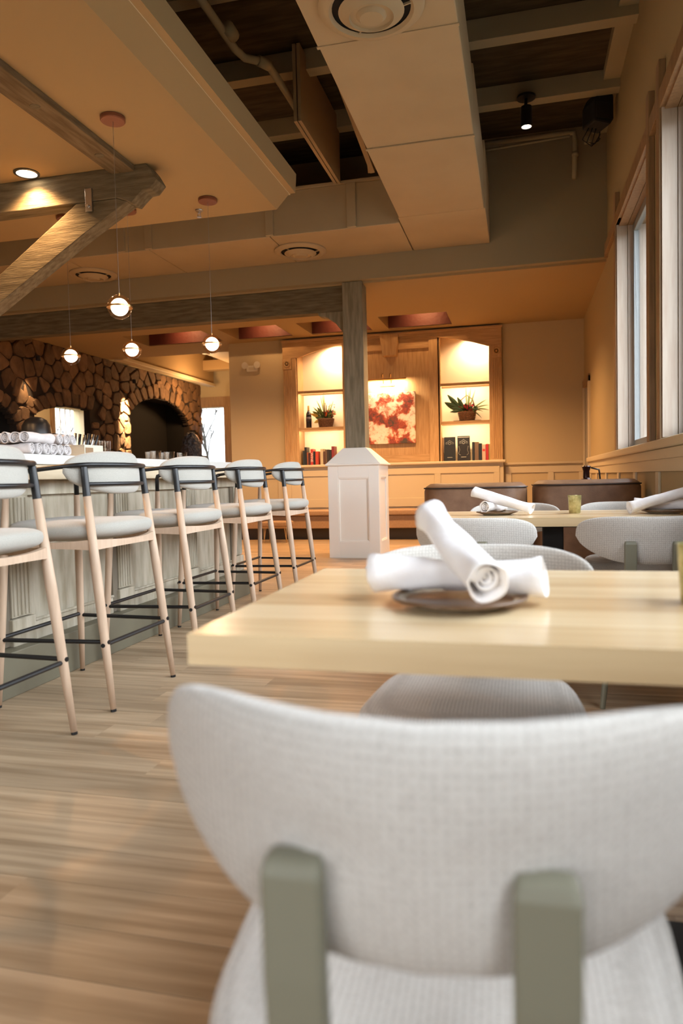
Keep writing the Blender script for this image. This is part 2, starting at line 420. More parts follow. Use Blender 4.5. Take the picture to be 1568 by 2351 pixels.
# cut the lower strip at the door
rw = MB(); rbox(-4.2, 10.83, 0, WZ0); rbox(-4.2, 12.2, WZ1, HI)
prev = -4.2
for a, b in WIN:
    rbox(prev, a, WZ0, WZ1); prev = b
rbox(prev, 10.83, WZ0, WZ1); rbox(10.83, 11.60, 2.26, WZ1); rbox(11.60, 12.2, 0, WZ1)
wr = struct(rw.build('wall_right', mat('window_wall_paint', (0.40, 0.31, 0.175), .85, spec=.2)))  # wall paint darkened to offset the lamp bounce on this wall
segs = []
yy = -1.9
while yy < 10.0:
    segs.append((yy, yy + .95)); yy += 1.07
segs[-1] = (segs[-1][0], 10.62)
wains('wainscot', segs, 0, 1.06, 'y', RX, .018, wr, rail=.09)
MB().box(RX - .055, RX + .30, -2.6, 10.84, 1.125, 1.19).build('window_stool_cap', BEIGE, wr, bev=.012)
MB().box(RX - .028, RX, -2.6, 10.82, 1.055, 1.125).build('apron_board', BEIGE, wr, bev=.004)
MB().box(RX - .03, RX, -2.6, 10.8, 0, .14).build('skirting', BEIGE, wr, bev=.004)
# door opening in the right wall
dr = struct(bpy.data.objects.new('door_1', None)); C.objects.link(dr)
for (a, b) in ((10.74, 10.835), (11.60, 11.69)): MB().box(RX - .03, RX + .01, a, b, 0, 2.35).build('casing', BEIGE, dr, bev=.005)
MB().box(RX - .03, RX + .01, 10.74, 11.69, 2.26, 2.37).build('casing', CASING, dr, bev=.005)
MB().box(RX + .005, RX + .36, 11.585, 11.60, 0, 2.26).build('jamb', BEIGE, dr)
MB().box(RX + .22, RX + .25, 10.85, 11.58, 0.01, 2.25).build('door_leaf', mat('dark_door', (.05, .035, .025), .5), dr)
MB().box(RX + .34, RX + .36, 10.0, 12.2, 0, 2.6).build('passage_black_sheet', BLACKM, dr)  # black sheet painted in for the dark beyond the doorway
# windows
for n, (a, b) in enumerate(WIN[::-1]):
    w = struct(bpy.data.objects.new('window_%d' % (n + 1), None)); C.objects.link(w)
    # casings with tall ends, header board with angled end
    MB().box(RX - .045, RX, b + .005, b + .115, 1.19, 3.68).build('casing', CASING, w, bev=.006)
    MB().box(RX - .045, RX, a - .115, a - .005, 1.19, 3.68).build('casing', CASING, w, bev=.006)
    # reveal linings, two boards deep
    for (yy0, yy1) in ((b - .012, b + .004), (a - .004, a + .012)):
        MB().box(RX - .03, RX + .065, yy0, yy1, WZ0 + .01, WZ1).build('reveal_board', JAMB, w, bev=.002)
        MB().box(RX + .07, RX + .26, yy0, yy1, WZ0 + .01, WZ1).build('reveal_board', JAMB, w, bev=.002)
    MB().box(RX - .01, RX + .065, a, b, WZ1 - .015, WZ1 + .002).build('reveal_board', CASING, w)
    MB().box(RX + .07, RX + .26, a, b, WZ1 - .015, WZ1 + .002).build('reveal_board', CASING, w)
    # sash frames and glass
    mid = (a + b) / 2
    for (p, q) in ((a + .02, mid - .01), (mid + .01, b - .02)):
        s_ = MB(); x0, x1 = RX + .115, RX + .165
        s_.box(x0, x1, p, p + .06, WZ0 + .02, WZ1 - .02); s_.box(x0, x1, q - .06, q, WZ0 + .02, WZ1 - .02)
        s_.box(x0, x1, p + .06, q - .06, WZ0 + .02, WZ0 + .09); s_.box(x0, x1, p + .06, q - .06, WZ1 - .09, WZ1 - .02)
        so = s_.build('sash', SASH, w, bev=.004)
        MB().box(x0 + .02, x0 + .026, p + .06, q - .06, WZ0 + .09, WZ1 - .09).build('pane', WGLASS, so)
hd = MB().prism([(7.35, 3.36), (8.50, 3.36), (8.57, 3.33), (8.50, 3.47), (7.35, 3.47)], 'x', RX - .04, RX).build('window_header', CASING, wr, bev=.004)
hd2 = MB().box(RX - .042, RX, -3, 7.56, 3.36, 3.485).build('window_header', CASING, wr, bev=.004)
# wall behind camera, left walls
bw = MB().box(-11, 1.3, -4.5, -4.2, 0, .9).box(-11, 1.3, -4.5, -4.2, 3.0, HI)
for a, b in ((-11, -7.2), (-5.2, -4.6), (-2.8, -1.5), (-.9, 1.3)): bw.box(a, b, -4.5, -4.2, .9, 3.0)
wb = struct(bw.build('wall_back', PAINT))
for a, b in ((-7.2, -5.2), (-4.6, -2.8), (-1.5, -.9)):
    light('back_window_portal', 'AREA', ((a + b) / 2, -4.52, 1.95), 1, (1, 1, 1), b - a, (PI / 2, 0, 0), sy=2.1, portal=True).rotation_euler = (-PI / 2, 0, PI)
# far-left wall with windows (seen through the stone arch), and end wall
LX = -11.0
lw = MB()
lw.box(LX - .3, LX, -4.2, 17.2, 0, .6); lw.box(LX - .3, LX, -4.2, 17.2, 2.9, HI)
LWIN = [(15.42, 16.68)]
prev = -4.2
for a, b in LWIN: lw.box(LX - .3, LX, prev, a, .6, 2.9); prev = b
lw.box(LX - .3, LX, prev, 17.2, .6, 2.9)
wlft = struct(lw.build('wall_left', PAINT))
ew = MB()
EY = 17.2
ew.box(-11, -8.35, EY, EY + .3, 0, HI); ew.box(-7.28, 1.3, EY, EY + .3, 0, HI); ew.box(-8.35, -7.28, EY, EY + .3, 0, .5); ew.box(-8.35, -7.28, EY, EY + .3, 2.87, HI)
we = struct(ew.build('wall_end', PAINT))
wn_ = struct(bpy.data.objects.new('window_5', None)); C.objects.link(wn_)
MB().box(-7.30, -7.12, EY - .05, EY, .4, 3.02).build('casing', CASING, wn_, bev=.006)
MB().box(-8.5, -8.33, EY - .05, EY, .4, 3.02).build('casing', CASING, wn_, bev=.006)
MB().box(-8.5, -6.9, EY - .06, EY, 2.86, 3.12).build('casing', CASING, wn_, bev=.006)
MB().box(-8.33, -7.30, EY + .1, EY + .105, .5, 2.86).build('pane', WGLASS, wn_)
wn6 = struct(bpy.data.objects.new('window_6', None)); C.objects.link(wn6)
for a, b in LWIN:
    MB().box(LX + .0, LX + .05, a - .12, a, .5, 3.0).build('casing', CASING, wn6, bev=.006)
    MB().box(LX + .0, LX + .05, b, b + .12, .5, 3.0).build('casing', CASING, wn6, bev=.006)
    MB().box(LX - .1, LX - .095, a, b, .6, 2.9).build('pane', WGLASS, wn6)
    for k in range(1, 5):
        yk = a + (b - a) * k / 6
        MB().box(LX - .12, LX - .09, yk - .012, yk + .012, .6, 2.9).build('muntin', WHITEP, wn6)
# ceiling beyond the coffers and its bulkheads
c3 = struct(MB().box(-11, 1.3, 12.32, 17.2, 4.0, 4.1).build('ceiling_back', CEILP))
MB().box(-11, 1.3, 12.32, 12.4, LOWC, 4.05).build('bulkhead', CEILP, c3)
MB().box(-7.42, -7.30, 12.40, 16.6, 3.37, 4.0).build('bulkhead', CEILP, c3)
MB().box(-7.45, -7.25, 12.36, 16.62, 3.30, 3.37).build('bulkhead_trim', BEIGE, c3, bev=.006)
MB().box(-11, 1.3, 16.0, 16.3, 3.62, 3.85).build('cross_beam', CEILP, c3, bev=.01)
MB().box(-6.35, -5.5, 12.7, 17.0, 3.62, 3.98).build('air_duct_run', DUCTP, c3, bev=.02)
MB().box(-4.87, -4.80, FW + .5, 17.2, 0, LOWC + .7).build('partition', PAINT, c3)
# unseen fill lights added to brighten that bay and the room behind the arch
light('back_room_fill', 'POINT', (-9.4, 14.0, 2.9), 50, WARM2, .15)
light('back_bay_fill', 'POINT', (-6.8, 15.0, 2.9), 45, WARM, .15)

# ================================================================== CEILING THINGS
# suspended plaster panel over the bar
pn = struct(MB().prism([(-7.8, 3.45), (-2.15, 3.45), (-2.025, 3.577), (-1.967, 3.578), (-1.954, 3.743), (-7.8, 3.743)], 'y', -2.5, 6.42).build('ceiling_bar_panel', CEILP))
MB().box(-2.05, -2.022, -2.5, 6.44, 3.575, 3.60).build('edge_bead', BEIGE, pn)

# ducts
dt = thing('air_duct', 'large painted rectangular sheet-metal duct running towards the camera under the roof', 'duct')
for (a, b, dz) in ((.4, 2.98, 0), (2.99, 4.43, .0), (4.437, 5.878, .004), (5.885, 7.47, 0), ):
    MB().box(-1.19 + (.004 if dz else 0), -.33, a, b, 3.63 + dz, 4.02 + .05 * (b > 5) + .12 * (b > 7)).build('duct_section', DUCTP, dt, bev=.008)
for yy in (2.985, 4.433, 5.881): MB().box(-1.195, -.325, yy - .012, yy + .012, 3.624, 3.632).build('seam_strip', DUCTP, dt)
MB().box(-1.2, -.32, 7.475, 8.595, 3.63, 4.30).build('duct_section', DUCTP, dt, bev=.008)
dc = thing('air_duct', 'wide painted duct running across the room below the header wall with two round diffusers', 'duct')
xs = [-1.205, -2.64, -4.10, -5.2, -6.6, -8.2]
for k in range(5):
    MB().box(xs[k + 1] + .004, xs[k] - .004, 7.63, 8.595, 3.63, 4.10).build('duct_section', DUCTP, dc, bev=.008)
for k in range(1, 5):
    MB().box(xs[k] - .045, xs[k] + .045, 7.605, 7.632, 3.64, 4.10).build('seam_strip', DUCTP, dc, bev=.004)
for xk in (-1.72, -4.45): MB().box(xk - .05, xk + .05, 7.605, 7.632, 3.64, 4.10).build('seam_strip', DUCTP, dc, bev=.004)
MB().box(-8.2, -1.2, 7.60, 7.64, 4.10, 4.125).build('top_flange', DUCTP, dc)

def diffuser(loc, R, label, par=None):
    t = thing('round_diffuser', label, 'air vent', loc, 0, 'round ceiling diffusers')
    MB().lathe([(R * .80, 0), (R, 0), (R * 1.0, -.012), (R * .93, -.030), (R * .80, -.036), (R * .74, -.02), (R * .80, 0)], 40).build('outer_ring', DUCTP, t, smooth='auto')
    MB().lathe([(0, -.002), (R * .79, -.002), (R * .79, -.006), (0, -.006)], 32).build('dark_throat', VENTD, t)
    MB().lathe([(R * .40, -.055), (R * .60, -.030), (R * .62, -.036), (R * .42, -.07), (R * .40, -.055)], 40).build('cone_ring', DUCTP, t, smooth='auto')
    MB().lathe([(0, -.045), (R * .28, -.045), (R * .30, -.052), (R * .22, -.075), (0, -.08)], 32).build('centre_disc', DUCTP, t, smooth='auto')
    for a in range(3):
        an = a * 2 * PI / 3
        MB().bar((R * .2 * math.cos(an), R * .2 * math.sin(an), -.05), (R * .76 * math.cos(an), R * .76 * math.sin(an), -.02), .008, .012).build('spoke', DUCTP, t)
    return t
diffuser((-2.46, 8.17, 3.628), .30, 'round diffuser under the cross duct, right of the pendants')
diffuser((-5.22, 8.25, 3.628), .29, 'round diffuser under the cross duct near the timber brace')
diffuser((-.79, 4.12, 3.623), .30, 'large round diffuser under the long duct at the top edge')
diffuser((-6.15, 13.6, 3.618), .26, 'small round diffuser far behind the right-hand pendant')
diffuser((-5.9, 15.7, 3.618), .26, 'small round diffuser above the far left window')

# plywood-clad joist in the roof gap
g = thing('roof_girder', 'two-ply wooden girder hanging in the dark gap beside the duct', 'girder')
MB().box(-1.892, -1.862, 6.18, 7.58, 4.09, 4.75).build('ply', PINE, g, bev=.002)
MB().box(-1.852, -1.822, 6.18, 7.58, 4.09, 4.75).build('ply', PINE, g, bev=.002)
for k, (a, b) in enumerate((((-1.6, 6.6, 4.7), (-1.45, 7.5, 4.15)), ((-1.35, 6.5, 4.7), (-1.5, 7.6, 4.2)), ((-1.6, 7.2, 4.75), (-1.3, 7.6, 4.1)))):
    tag(MB().bar(a, b, .05, .09).build('roof_strut', PINE), ['slanting wooden strut right behind the roof girder', 'middle slanting strut in the dark roof gap', 'short slanting strut beside the long duct'][k], 'strut')
pp = thing('sprinkler_pipe', 'white painted pipe bending through the dark roof gap', 'pipe')
MB().tube([(-2.24, 4.0, 4.42), (-2.18, 5.0, 4.41), (-2.17, 5.55, 4.4), (-2.14, 5.68, 4.4), (-2.04, 5.76, 4.4), (-1.99, 5.85, 4.4), (-1.97, 6.3, 4.38), (-1.96, 7.4, 4.36)], .032, 12).build('pipe_run', JOIST, pp, smooth=True)
MB().tube([(-2.13, 5.3, 4.42), (-2.13, 5.42, 4.42)], .05, 12).build('coupling', JOIST, pp, smooth=True)
MB().tube([(-2.05, 5.745, 4.4), (-1.99, 5.84, 4.4)], .042, 12).build('elbow', JOIST, pp, smooth=True)
# right bay pipe, speaker and spotlight
pr = thing('conduit_pipe', 'pale pipe running under the roof and turning down the header wall', 'pipe')
MB().tube([(-.40, 8.48, 4.70), (.50, 8.48, 4.70), (.60, 8.48, 4.69), (.61, 8.48, 4.60), (.60, 8.48, 4.20)], .028, 12).build('pipe_run', JOIST, pr, smooth=True)
MB().tube([(.61, 8.48, 4.48), (.61, 8.48, 4.44)], .036, 12).build('coupling', JOIST, pr, smooth=True)
MB().tube([(-.40, 8.38, 4.58), (.1, 8.38, 4.6), (.55, 8.38, 4.62)], .014, 8).build('thin_conduit', JOIST, pr, smooth=True)
MB().box(.70, .76, 8.35, 8.41, 4.52, 4.58).build('clip', JOIST, pr)
sp = thing('wall_speaker', 'black loudspeaker with loose cables high in the corner by the header wall', 'speaker', (.77, 7.72, 4.515), math.radians(28))
MB().prism([(-.11, -.13), (.07, -.15), (.11, -.09), (.11, .14), (.04, .18), (-.06, .16), (-.11, .06)], 'y', -.11, .11).build('speaker_cabinet', BLACKM, sp, bev=.02)
MB().box(-.09, .09, -.122, -.111, -.10, .05).build('grille', BLACK, sp, bev=.004)
MB().tube([(.05, .1, .18), (.05, .1, .30)], .02, 8).build('bracket', BLACK, sp)
for k in range(3):
    MB().tube([(-.1 + .04 * k, 0, -.15), (-.16 + .05 * k, .02, -.26 - .02 * k), (-.04 + .04 * k, .05, -.30 + .03 * k), (.08, .08, -.2 + .04 * k)], .005, 6).build('cable', BLACKM, sp, smooth=True)
st = thing('ceiling_spotlight', 'black cylindrical spotlight hanging from the roof joist, lit', 'spotlight', (.085, 7.40, 4.62))
MB().lathe([(0, 0), (.088, 0), (.088, -.022), (0, -.028)], 28).build('mounting_plate', BLACK, st, smooth='auto')
MB().tube([(0, 0, -.02), (-.005, 0, -.08), (0, 0, -.10)], .016, 10).build('swivel', BLACK, st, smooth=True)
MB().lathe([(0, -.10), (.052, -.10), (.056, -.106), (.056, -.29), (.046, -.29), (.046, -.27), (0, -.27)], 28).build('lamp_can', BLACK, st, smooth='auto')
MB().lathe([(0, -.286), (.045, -.286), (.045, -.282), (0, -.282)], 24).build('lens', LAMPON, st)
light('spotlight_beam', 'SPOT', (.085, 7.40, 4.30), 60, WARM2, .04, (0, 0, 0), math.radians(60), .5)

def sprinkler(loc, label):
    t = thing('fire_sprinkler', label, 'sprinkler', loc)
    MB().lathe([(0, 0), (.035, 0), (.033, -.008), (.014, -.012), (.012, -.03), (0, -.03)], 18).build('escutcheon', STEEL, t, smooth='auto')
    MB().tube([(.010, 0, -.028), (.014, 0, -.045), (.006, 0, -.06)], .003, 6).tube([(-.010, 0, -.028), (-.014, 0, -.045), (-.006, 0, -.06)], .003, 6).build('frame_arms', STEEL, t)
    MB().lathe([(0, -.058), (.022, -.060), (.022, -.064), (0, -.064)], 12).build('deflector', STEEL, t)
sprinkler((-2.826, 6.217, 3.448), 'small metal sprinkler head beside the right pendant canopy')
sprinkler((-3.25, 9.6, 3.33), 'small sprinkler head under the low ceiling left of the post')
sprinkler((-5.75, 9.5, 3.33), 'small sprinkler head under the low ceiling above the stone wall')

def downlight(loc, label, lit=True):
    t = thing('recessed_downlight', label, 'downlight', loc, 0, 'recessed downlights in the bar ceiling')
    MB().lathe([(.078, 0), (.098, 0), (.098, -.008), (.078, -.010), (.078, 0)], 32).build('trim_ring', BLACK, t, smooth='auto')
    MB().lathe([(0, -.003), (.078, -.003), (.078, -.005), (0, -.005)], 32).build('lens', LAMPON, t)
    light('downlight_beam', 'SPOT', (loc[0], loc[1], loc[2] - .03), 85, WARM, .05, (0, 0, 0), math.radians(130), .8)
downlight((-3.78, 5.09, 3.45), 'round recessed downlight above the timber brace')
for (x, y) in ((-3.78, 3.2), (-5.6, 3.2), (-5.6, 5.09)):
    light('downlight_beam', 'SPOT', (x, y, 3.42), 120, WARM, .05, (0, 0, 0), math.radians(130), .8)

# timber work over the bar
tb = thing('ceiling_timber', 'long weathered timber running along the bar ceiling towards the brace', 'beam')
MB().box(-3.10, -2.90, 1.0, 5.35, 3.40, 3.449).build('timber', TIMBERY, tb, bev=.004)
for yy in (4.15, 4.88): MB().lathe([(0, -.004), (.032, -.004), (.034, 0), (0, 0)], 14, (-3.0, yy, 3.40)).build('plug', TIMBERX, tb)
tx = thing('bar_crossbeam', 'horizontal weathered cross timber with a carved end above the bar', 'beam')
MB().prism([(-6.5, 3.205), (-3.06, 3.215), (-2.93, 3.165), (-2.88, 3.21), (-2.83, 3.25), (-2.77, 3.255), (-2.71, 3.315), (-2.76, 3.40), (-2.80, 3.449), (-6.5, 3.449)], 'y', 5.2, 5.36).build('timber', TIMBERX, tx, bev=.006)
MB().box(-3.33, -3.27, 5.185, 5.202, 3.13, 3.31).build('iron_strap', STEEL, tx, bev=.002)
MB().lathe([(0, -.012), (.012, -.010), (.014, 0), (0, 0)], 10, (-3.30, 5.185, 3.17), ax='y').build('bolt', STEEL, tx)
br = thing('timber_brace', 'diagonal weathered timber brace rising to the carved cross timber', 'brace')
MB().prism([(-4.795, 2.30), (-4.795, 2.12), (-3.37, 2.965), (-2.97, 3.18), (-3.06, 3.212), (-3.42, 3.212)], 'y', 5.205, 5.355).build('timber', TIMBERX, br, bev=.006)
bpost = thing('timber_post', 'weathered timber post at the left edge carrying the brace', 'post', (-4.9, 5.28, 0))
MB().box(-.1, .1, -.1, .1, 1.06, 3.2).build('timber', TIMBER, bpost, bev=.006)
MB().box(-.14, .14, -.14, .14, 0, 1.06).build('post_base', BARP, bpost, bev=.006)

# post, long beam, knee brace, panelled pedestal
cp = thing('timber_post', 'square grey-brown timber post rising from the white panelled box', 'post', (-1.965, 8.77, 0))
MB().box(-.125, .125, -.125, .125, 1.25, 3.352).build('timber', TIMBER, cp, bev=.008)
kb = thing('knee_brace', 'short curved timber brace between the post and the long beam', 'brace')
MB().prism([(-2.09, 2.745), (-2.09, 3.02), (-2.42, 3.02), (-2.40, 2.98), (-2.30, 2.955), (-2.20, 2.89), (-2.13, 2.80)], 'y', 8.70, 8.84).build('timber', TIMBER, kb, bev=.005)
lb = thing('timber_beam', 'long dark weathered beam spanning from the post to the left under the header', 'beam')
MB().box(-10.9, -2.09, 8.70, 8.86, 3.02, 3.329).build('timber', TIMBERX, lb, bev=.01)
bx = thing('column_box', 'white panelled square pedestal box around the timber post', 'pedestal', (-1.985, 8.89, 0))
MB().box(-.300, .300, -.300, .300, 0, 1.145).build('box_core', BOXW, bx)
for rot in range(4):
    a = rot * PI / 2
    f = MB()
    ex = .318 if rot % 2 == 0 else .2985
    f.box(-ex, -.19, -.318, -.299, 0, 1.13); f.box(.19, ex, -.318, -.299, 0, 1.13)
    f.box(-.19, .19, -.318, -.299, 0, .20); f.box(-.19, .19, -.318, -.299, .98, 1.13)
    o = f.build('panel_frame', BOXW, bx, bev=.004); o.rotation_euler = (0, 0, a)
    f = MB()
    for (q0, q1, z0, z1) in ((-.19, -.176, .20, .98), (.176, .19, .20, .98), (-.176, .176, .20, .214), (-.176, .176, .966, .98)): f.box(q0, q1, -.313, -.299, z0, z1)
    o = f.build('panel_bead', BOXW, bx, bev=.003); o.rotation_euler = (0, 0, a)
MB().box(-.345, .345, -.345, .345, 1.13, 1.155).build('cap_moulding', BOXW, bx, bev=.008)
MB().add([(-.335, -.335, 1.155), (.335, -.335, 1.155), (.335, .335, 1.155), (-.335, .335, 1.155), (-.135, -.255, 1.345), (.155, -.255, 1.345), (.155, .02, 1.345), (-.135, .02, 1.345)],
         [(3, 2, 1, 0), (4, 5, 6, 7), (0, 1, 5, 4), (1, 2, 6, 5), (2, 3, 7, 6), (3, 0, 4, 7)]).build('pyramid_cap', BOXW, bx, bev=.003)

# pendants
def pendant(loc, zc, zg, label):
    t = thing('globe_pendant', label, 'pendant lamp', (loc[0], loc[1], zc), 0, 'globe pendants over the bar')
    MB().lathe([(0, 0), (.078, 0), (.083, -.004), (.083, -.026), (.078, -.032), (0, -.032)], 32).build('canopy', COPPER, t, smooth='auto')
    MB().tube([(0, 0, -.03), (0, 0, zg - zc + .08)], .0016, 6).build('cord', STEEL, t)
    d = zg - zc
    R = .083
    pr_ = [(R * math.sin(a * PI / 20), d - R * math.cos(a * PI / 20)) for a in range(21)]
    MB().lathe(pr_, 36).build('glass_globe', GLOBEG, t, smooth=True)
    r = .059
    MB().lathe([(r * math.sin(a * PI / 16), d - r * math.cos(a * PI / 16)) for a in range(17)], 28).build('lit_core', GLOBE, t, smooth=True)
    MB().lathe([(R - .004, d - .007), (R + .003, d - .007), (R + .003, d + .007), (R - .004, d + .007), (R - .004, d - .007)], 40).build('brass_band', BRASS, t, smooth='auto')
    MB().tube([(0, 0, d + .078), (0, 0, d + .094)], .006, 10).build('cord_grip', BRASS, t)
    for s_ in (d + .10,):
        light('pendant_glow', 'POINT', (loc[0], loc[1], zg), PEND, WARM, .06)
PEND = 40
pendant((-2.655, 4.5), 3.45, 2.179, 'largest glass globe pendant, hanging nearest the camera')
pendant((-3.43, 6.0), 3.45, 2.189, 'middle globe pendant of the three farther ones, below the dark beam')
pendant((-2.643, 6.0), 3.45, 2.188, 'right-most glass globe pendant, above the third stool')
pendant((-4.063, 6.0), 3.45, 2.172, 'left-most glass globe pendant, before the stone wall')

# ================================================================== BAR
BX = -2.36
bar = thing('bar_counter', 'long whitewashed panelled bar front with fluted pilasters', 'bar counter')
MB().box(-3.05, BX - .02, .6, 5.86, .205, 1.0).build('bar_body', BARP, bar)
pils = [(-.30 + .95 * k, -.30 + .95 * k + .15) for k in range(1, 1)]
PY = [1.02, 1.97, 2.93, 3.875, 4.82, 5.70]
for y0 in PY:
    p_ = MB()
    w_ = .145
    p_.box(BX - .02, BX + .004, y0, y0 + w_, .34, .93)
    p_.build('pilaster', BARP, bar, bev=.003)
    fl_ = MB()
    for k in range(5): fl_.tube([(BX + .004, y0 + .018 + k * .0272, .35), (BX + .004, y0 + .018 + k * .0272, .915)], .0095, 8)
    fl_.build('reeding', BARP, bar, smooth='auto')
    MB().box(BX - .02, BX + .016, y0 - .012, y0 + w_ + .012, .205, .335).build('pilaster_block', BARP, bar, bev=.005)
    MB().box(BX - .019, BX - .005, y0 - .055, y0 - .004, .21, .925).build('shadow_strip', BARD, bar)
MB().box(BX - .02, BX + .006, .6, 5.87, .925, 1.0).build('frieze', BARP, bar, bev=.003)
for k, y0 in enumerate(PY[:-1]):
    y1 = PY[k + 1]
    MB().box(BX - .02, BX + .004, y0 + .16, y1 - .07, .205, .30).build('base_rail', BARP, bar, bev=.004)
    MB().tube([(BX + .002, y0 + .165, .305), (BX + .002, y1 - .07, .305)], .009, 8).build('base_bead', BARP, bar, smooth=True)
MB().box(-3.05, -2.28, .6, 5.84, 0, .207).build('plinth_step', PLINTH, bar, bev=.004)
# return side and far side of the bar island
MB().box(-4.6, -3.05, 5.3, 5.86, 0, 1.0).build('bar_return', BARP, bar)
MB().box(-4.6, -4.05, .6, 5.3, 0, 1.0).build('bar_far_run', BARP, bar)
wt = thing('stone_worktop', 'white stone bar top with a pale wooden edge board', 'worktop')
MB().box(-2.80, -2.24, .55, 5.93, 1.073, 1.122).build('stone_slab', QUARTZ, wt, bev=.004)
MB().box(-4.75, -2.80, 5.25, 5.93, 1.073, 1.122).build('stone_slab', QUARTZ, wt, bev=.004)
MB().box(-4.75, -4.0, .55, 5.25, 1.073, 1.122).build('stone_slab', QUARTZ, wt, bev=.004)
MB().box(-2.78, -2.252, .56, 5.91, 1.0, 1.073).box(-4.7, -2.78, 5.28, 5.91, 1.0, 1.073).box(-4.7, -4.05, .56, 5.28, 1.0, 1.073).build('edge_board', APRON, wt, bev=.004)

# ---- stools (local: bar towards -x, back towards +x)
def make_stool(loc, label):
    t = thing('bar_stool', label, 'bar stool', loc, 0, 'boucle bar stools along the bar')
    for s in (-1, 1):
        ft = Vector((0, .273 * s, 0)); tp = Vector((-.105, .248 * s, .92))
        l = MB().tube([ft + (tp - ft) * q for q in (.012, .3, .62, 1)], [.0125, .0185, .0215, .0165], 14).build('leg', STOOLW, t, smooth=True)
        MB().tube([ft, ft + (tp - ft) * .012], .0125, 12).build('foot_cap', BLACK, l)
        MB().tube([tp, Vector((-.118, .244 * s, 1.045))], [.0168, .0150], 12).build('back_upright', BLACK, t, smooth='auto')
        ff = Vector((-.54, .313 * s, 0)); fp = Vector((-.50, .262 * s, .92))
        l = MB().tube([ff + (fp - ff) * q for q in (.012, .35, .75, 1)], [.012, .018, .0195, .0135], 14).build('leg', STOOLW, t, smooth=True)
        MB().tube([ff, ff + (fp - ff) * .012], .012, 12).build('foot_cap', BLACK, l)
        MB().tube([fp, fp + Vector((.002, -.003 * s, .075)), fp + Vector((.008, -.004 * s, .092)), fp + Vector((.03, -.004 * s, .099))], .0125, 10).build('arm_post', BLACK, t, smooth=True)
    # seat frame
    def on(a, b, z): q = z / .92; return a + (b - a) * q
    zf = .712
    B = [on(Vector((0, .273 * s, 0)), Vector((-.105, .248 * s, .92)), zf) for s in (-1, 1)]
    A = [on(Vector((-.54, .313 * s, 0)), Vector((-.50, .262 * s, .92)), zf) for s in (-1, 1)]
    fr = MB()
    def arc(p, q, bulge, n=8):
        d = (q - p); nrm = Vector((d.y, -d.x, 0)).normalized()
        return [p + d * (k / n) + nrm * bulge * math.sin(PI * k / n) for k in range(n + 1)]
    for (p, q, bg_) in ((B[0], B[1], .05), (A[1], A[0], .02), (A[0], B[0], .03), (B[1], A[1], .03)):
        pts = arc(p, q, bg_)
        v = []; m_ = len(pts)
        for k in range(m_):
            d = (pts[min(k + 1, m_ - 1)] - pts[max(k - 1, 0)]).normalized(); nn = Vector((d.y, -d.x, 0)) * .011
            hh = .013 + .010 * abs(2 * k / (m_ - 1) - 1) ** 2
            for (a_, b_) in ((-1, -1), (1, -1), (1, 1), (-1, 1)): v.append(pts[k] + nn * a_ + Vector((0, 0, b_ * hh)))
        f_ = [(4 * k + q, 4 * k + (q + 1) % 4, 4 * k + 4 + (q + 1) % 4, 4 * k + 4 + q) for k in range(m_ - 1) for q in range(4)]
        fr.add(v, f_ + [(0, 1, 2, 3), tuple(4 * (m_ - 1) + q for q in (3, 2, 1, 0))])
    fr.build('seat_frame', STOOLW, t, smooth='auto')
    # seat cushion
    def mp(p):
        x, y_, z_ = p.x, p.z, p.y
        sx_ = 1 - .06 * (x / .27)
        dip = .010 * math.exp(-((x * x + y_ * y_) / .02))
        return Vector((-.285 + x, y_ * sx_, .769 + z_ - dip + .012 * (x / .27) ** 2))
    MB().sup(.272, .292, .050, .66, .62, mp, 48, 16).build('seat_cushion', STOOLF, t, smooth=True)
    # backrest pad, wraps around
    def mb(p):
        y_, z_ = p.x, p.z
        k = 1 - (.30 * (-z_ / .092) ** 1.6 if z_ < 0 else .05 * (z_ / .092) ** 2)
        y_ *= k
        return Vector((-.085 - 1.25 * y_ * y_ - p.y - .08 * z_, y_, 1.022 + z_))
    MB().sup(.288, .096, .034, .75, .62, mb, 52, 14).build('backrest', STOOLF, t, smooth=True)
    # rails
    def rail(zz, off, wid, arms):
        pts = []
        n = 18
        for k in range(n + 1):
            y_ = -wid + 2 * wid * k / n
            pts.append(Vector((-.085 - 1.25 * y_ * y_ + off, y_, zz)))
        if arms:
            def cub(s_):
                P0 = Vector((-.043 - 1.25 * .20 ** 2, .20 * s_, zz)); P1 = Vector((-.10, .272 * s_, zz)); P2 = Vector((-.17, .295 * s_, zz - .003)); P3 = Vector((-.36, .278 * s_, zz - .020))
                return [(1 - t_) ** 3 * P0 + 3 * t_ * (1 - t_) ** 2 * P1 + 3 * t_ * t_ * (1 - t_) * P2 + t_ ** 3 * P3 for t_ in [q / 10 for q in range(11)]]
            mid_ = [p for p in pts if abs(p.y) < .19]
            return [Vector((-.475, -.258, zz - .037))] + cub(-1)[::-1] + mid_ + cub(1) + [Vector((-.475, .258, zz - .037))]
            e = Vector((-.475, -.258, zz - .037)); e2 = Vector((-.475, .258, zz - .037))
            pts = [e, Vector((-.36, -.280, zz - .018)), Vector((-.22, -.287, zz - .005))] + pts + [Vector((-.22, .287, zz - .005)), Vector((-.36, .280, zz - .018)), e2]
        return pts
    MB().tube(rail(1.056, .042, .272, True), .0105, 10).build('arm_rail', BLACK, t, smooth=True)
    MB().tube(rail(.972, .040, .246, False), .009, 10).build('back_rail', BLACK, t, smooth=True)
    for s in (-1, 1):
        y_ = .244 * s
        MB().tube([(-.118, y_, 1.045), (-.085 - 1.25 * y_ * y_ + .042, y_, 1.056)], .010, 8).build('rail_joint', BLACK, t, smooth=True)
    # footrest
    zr = .285
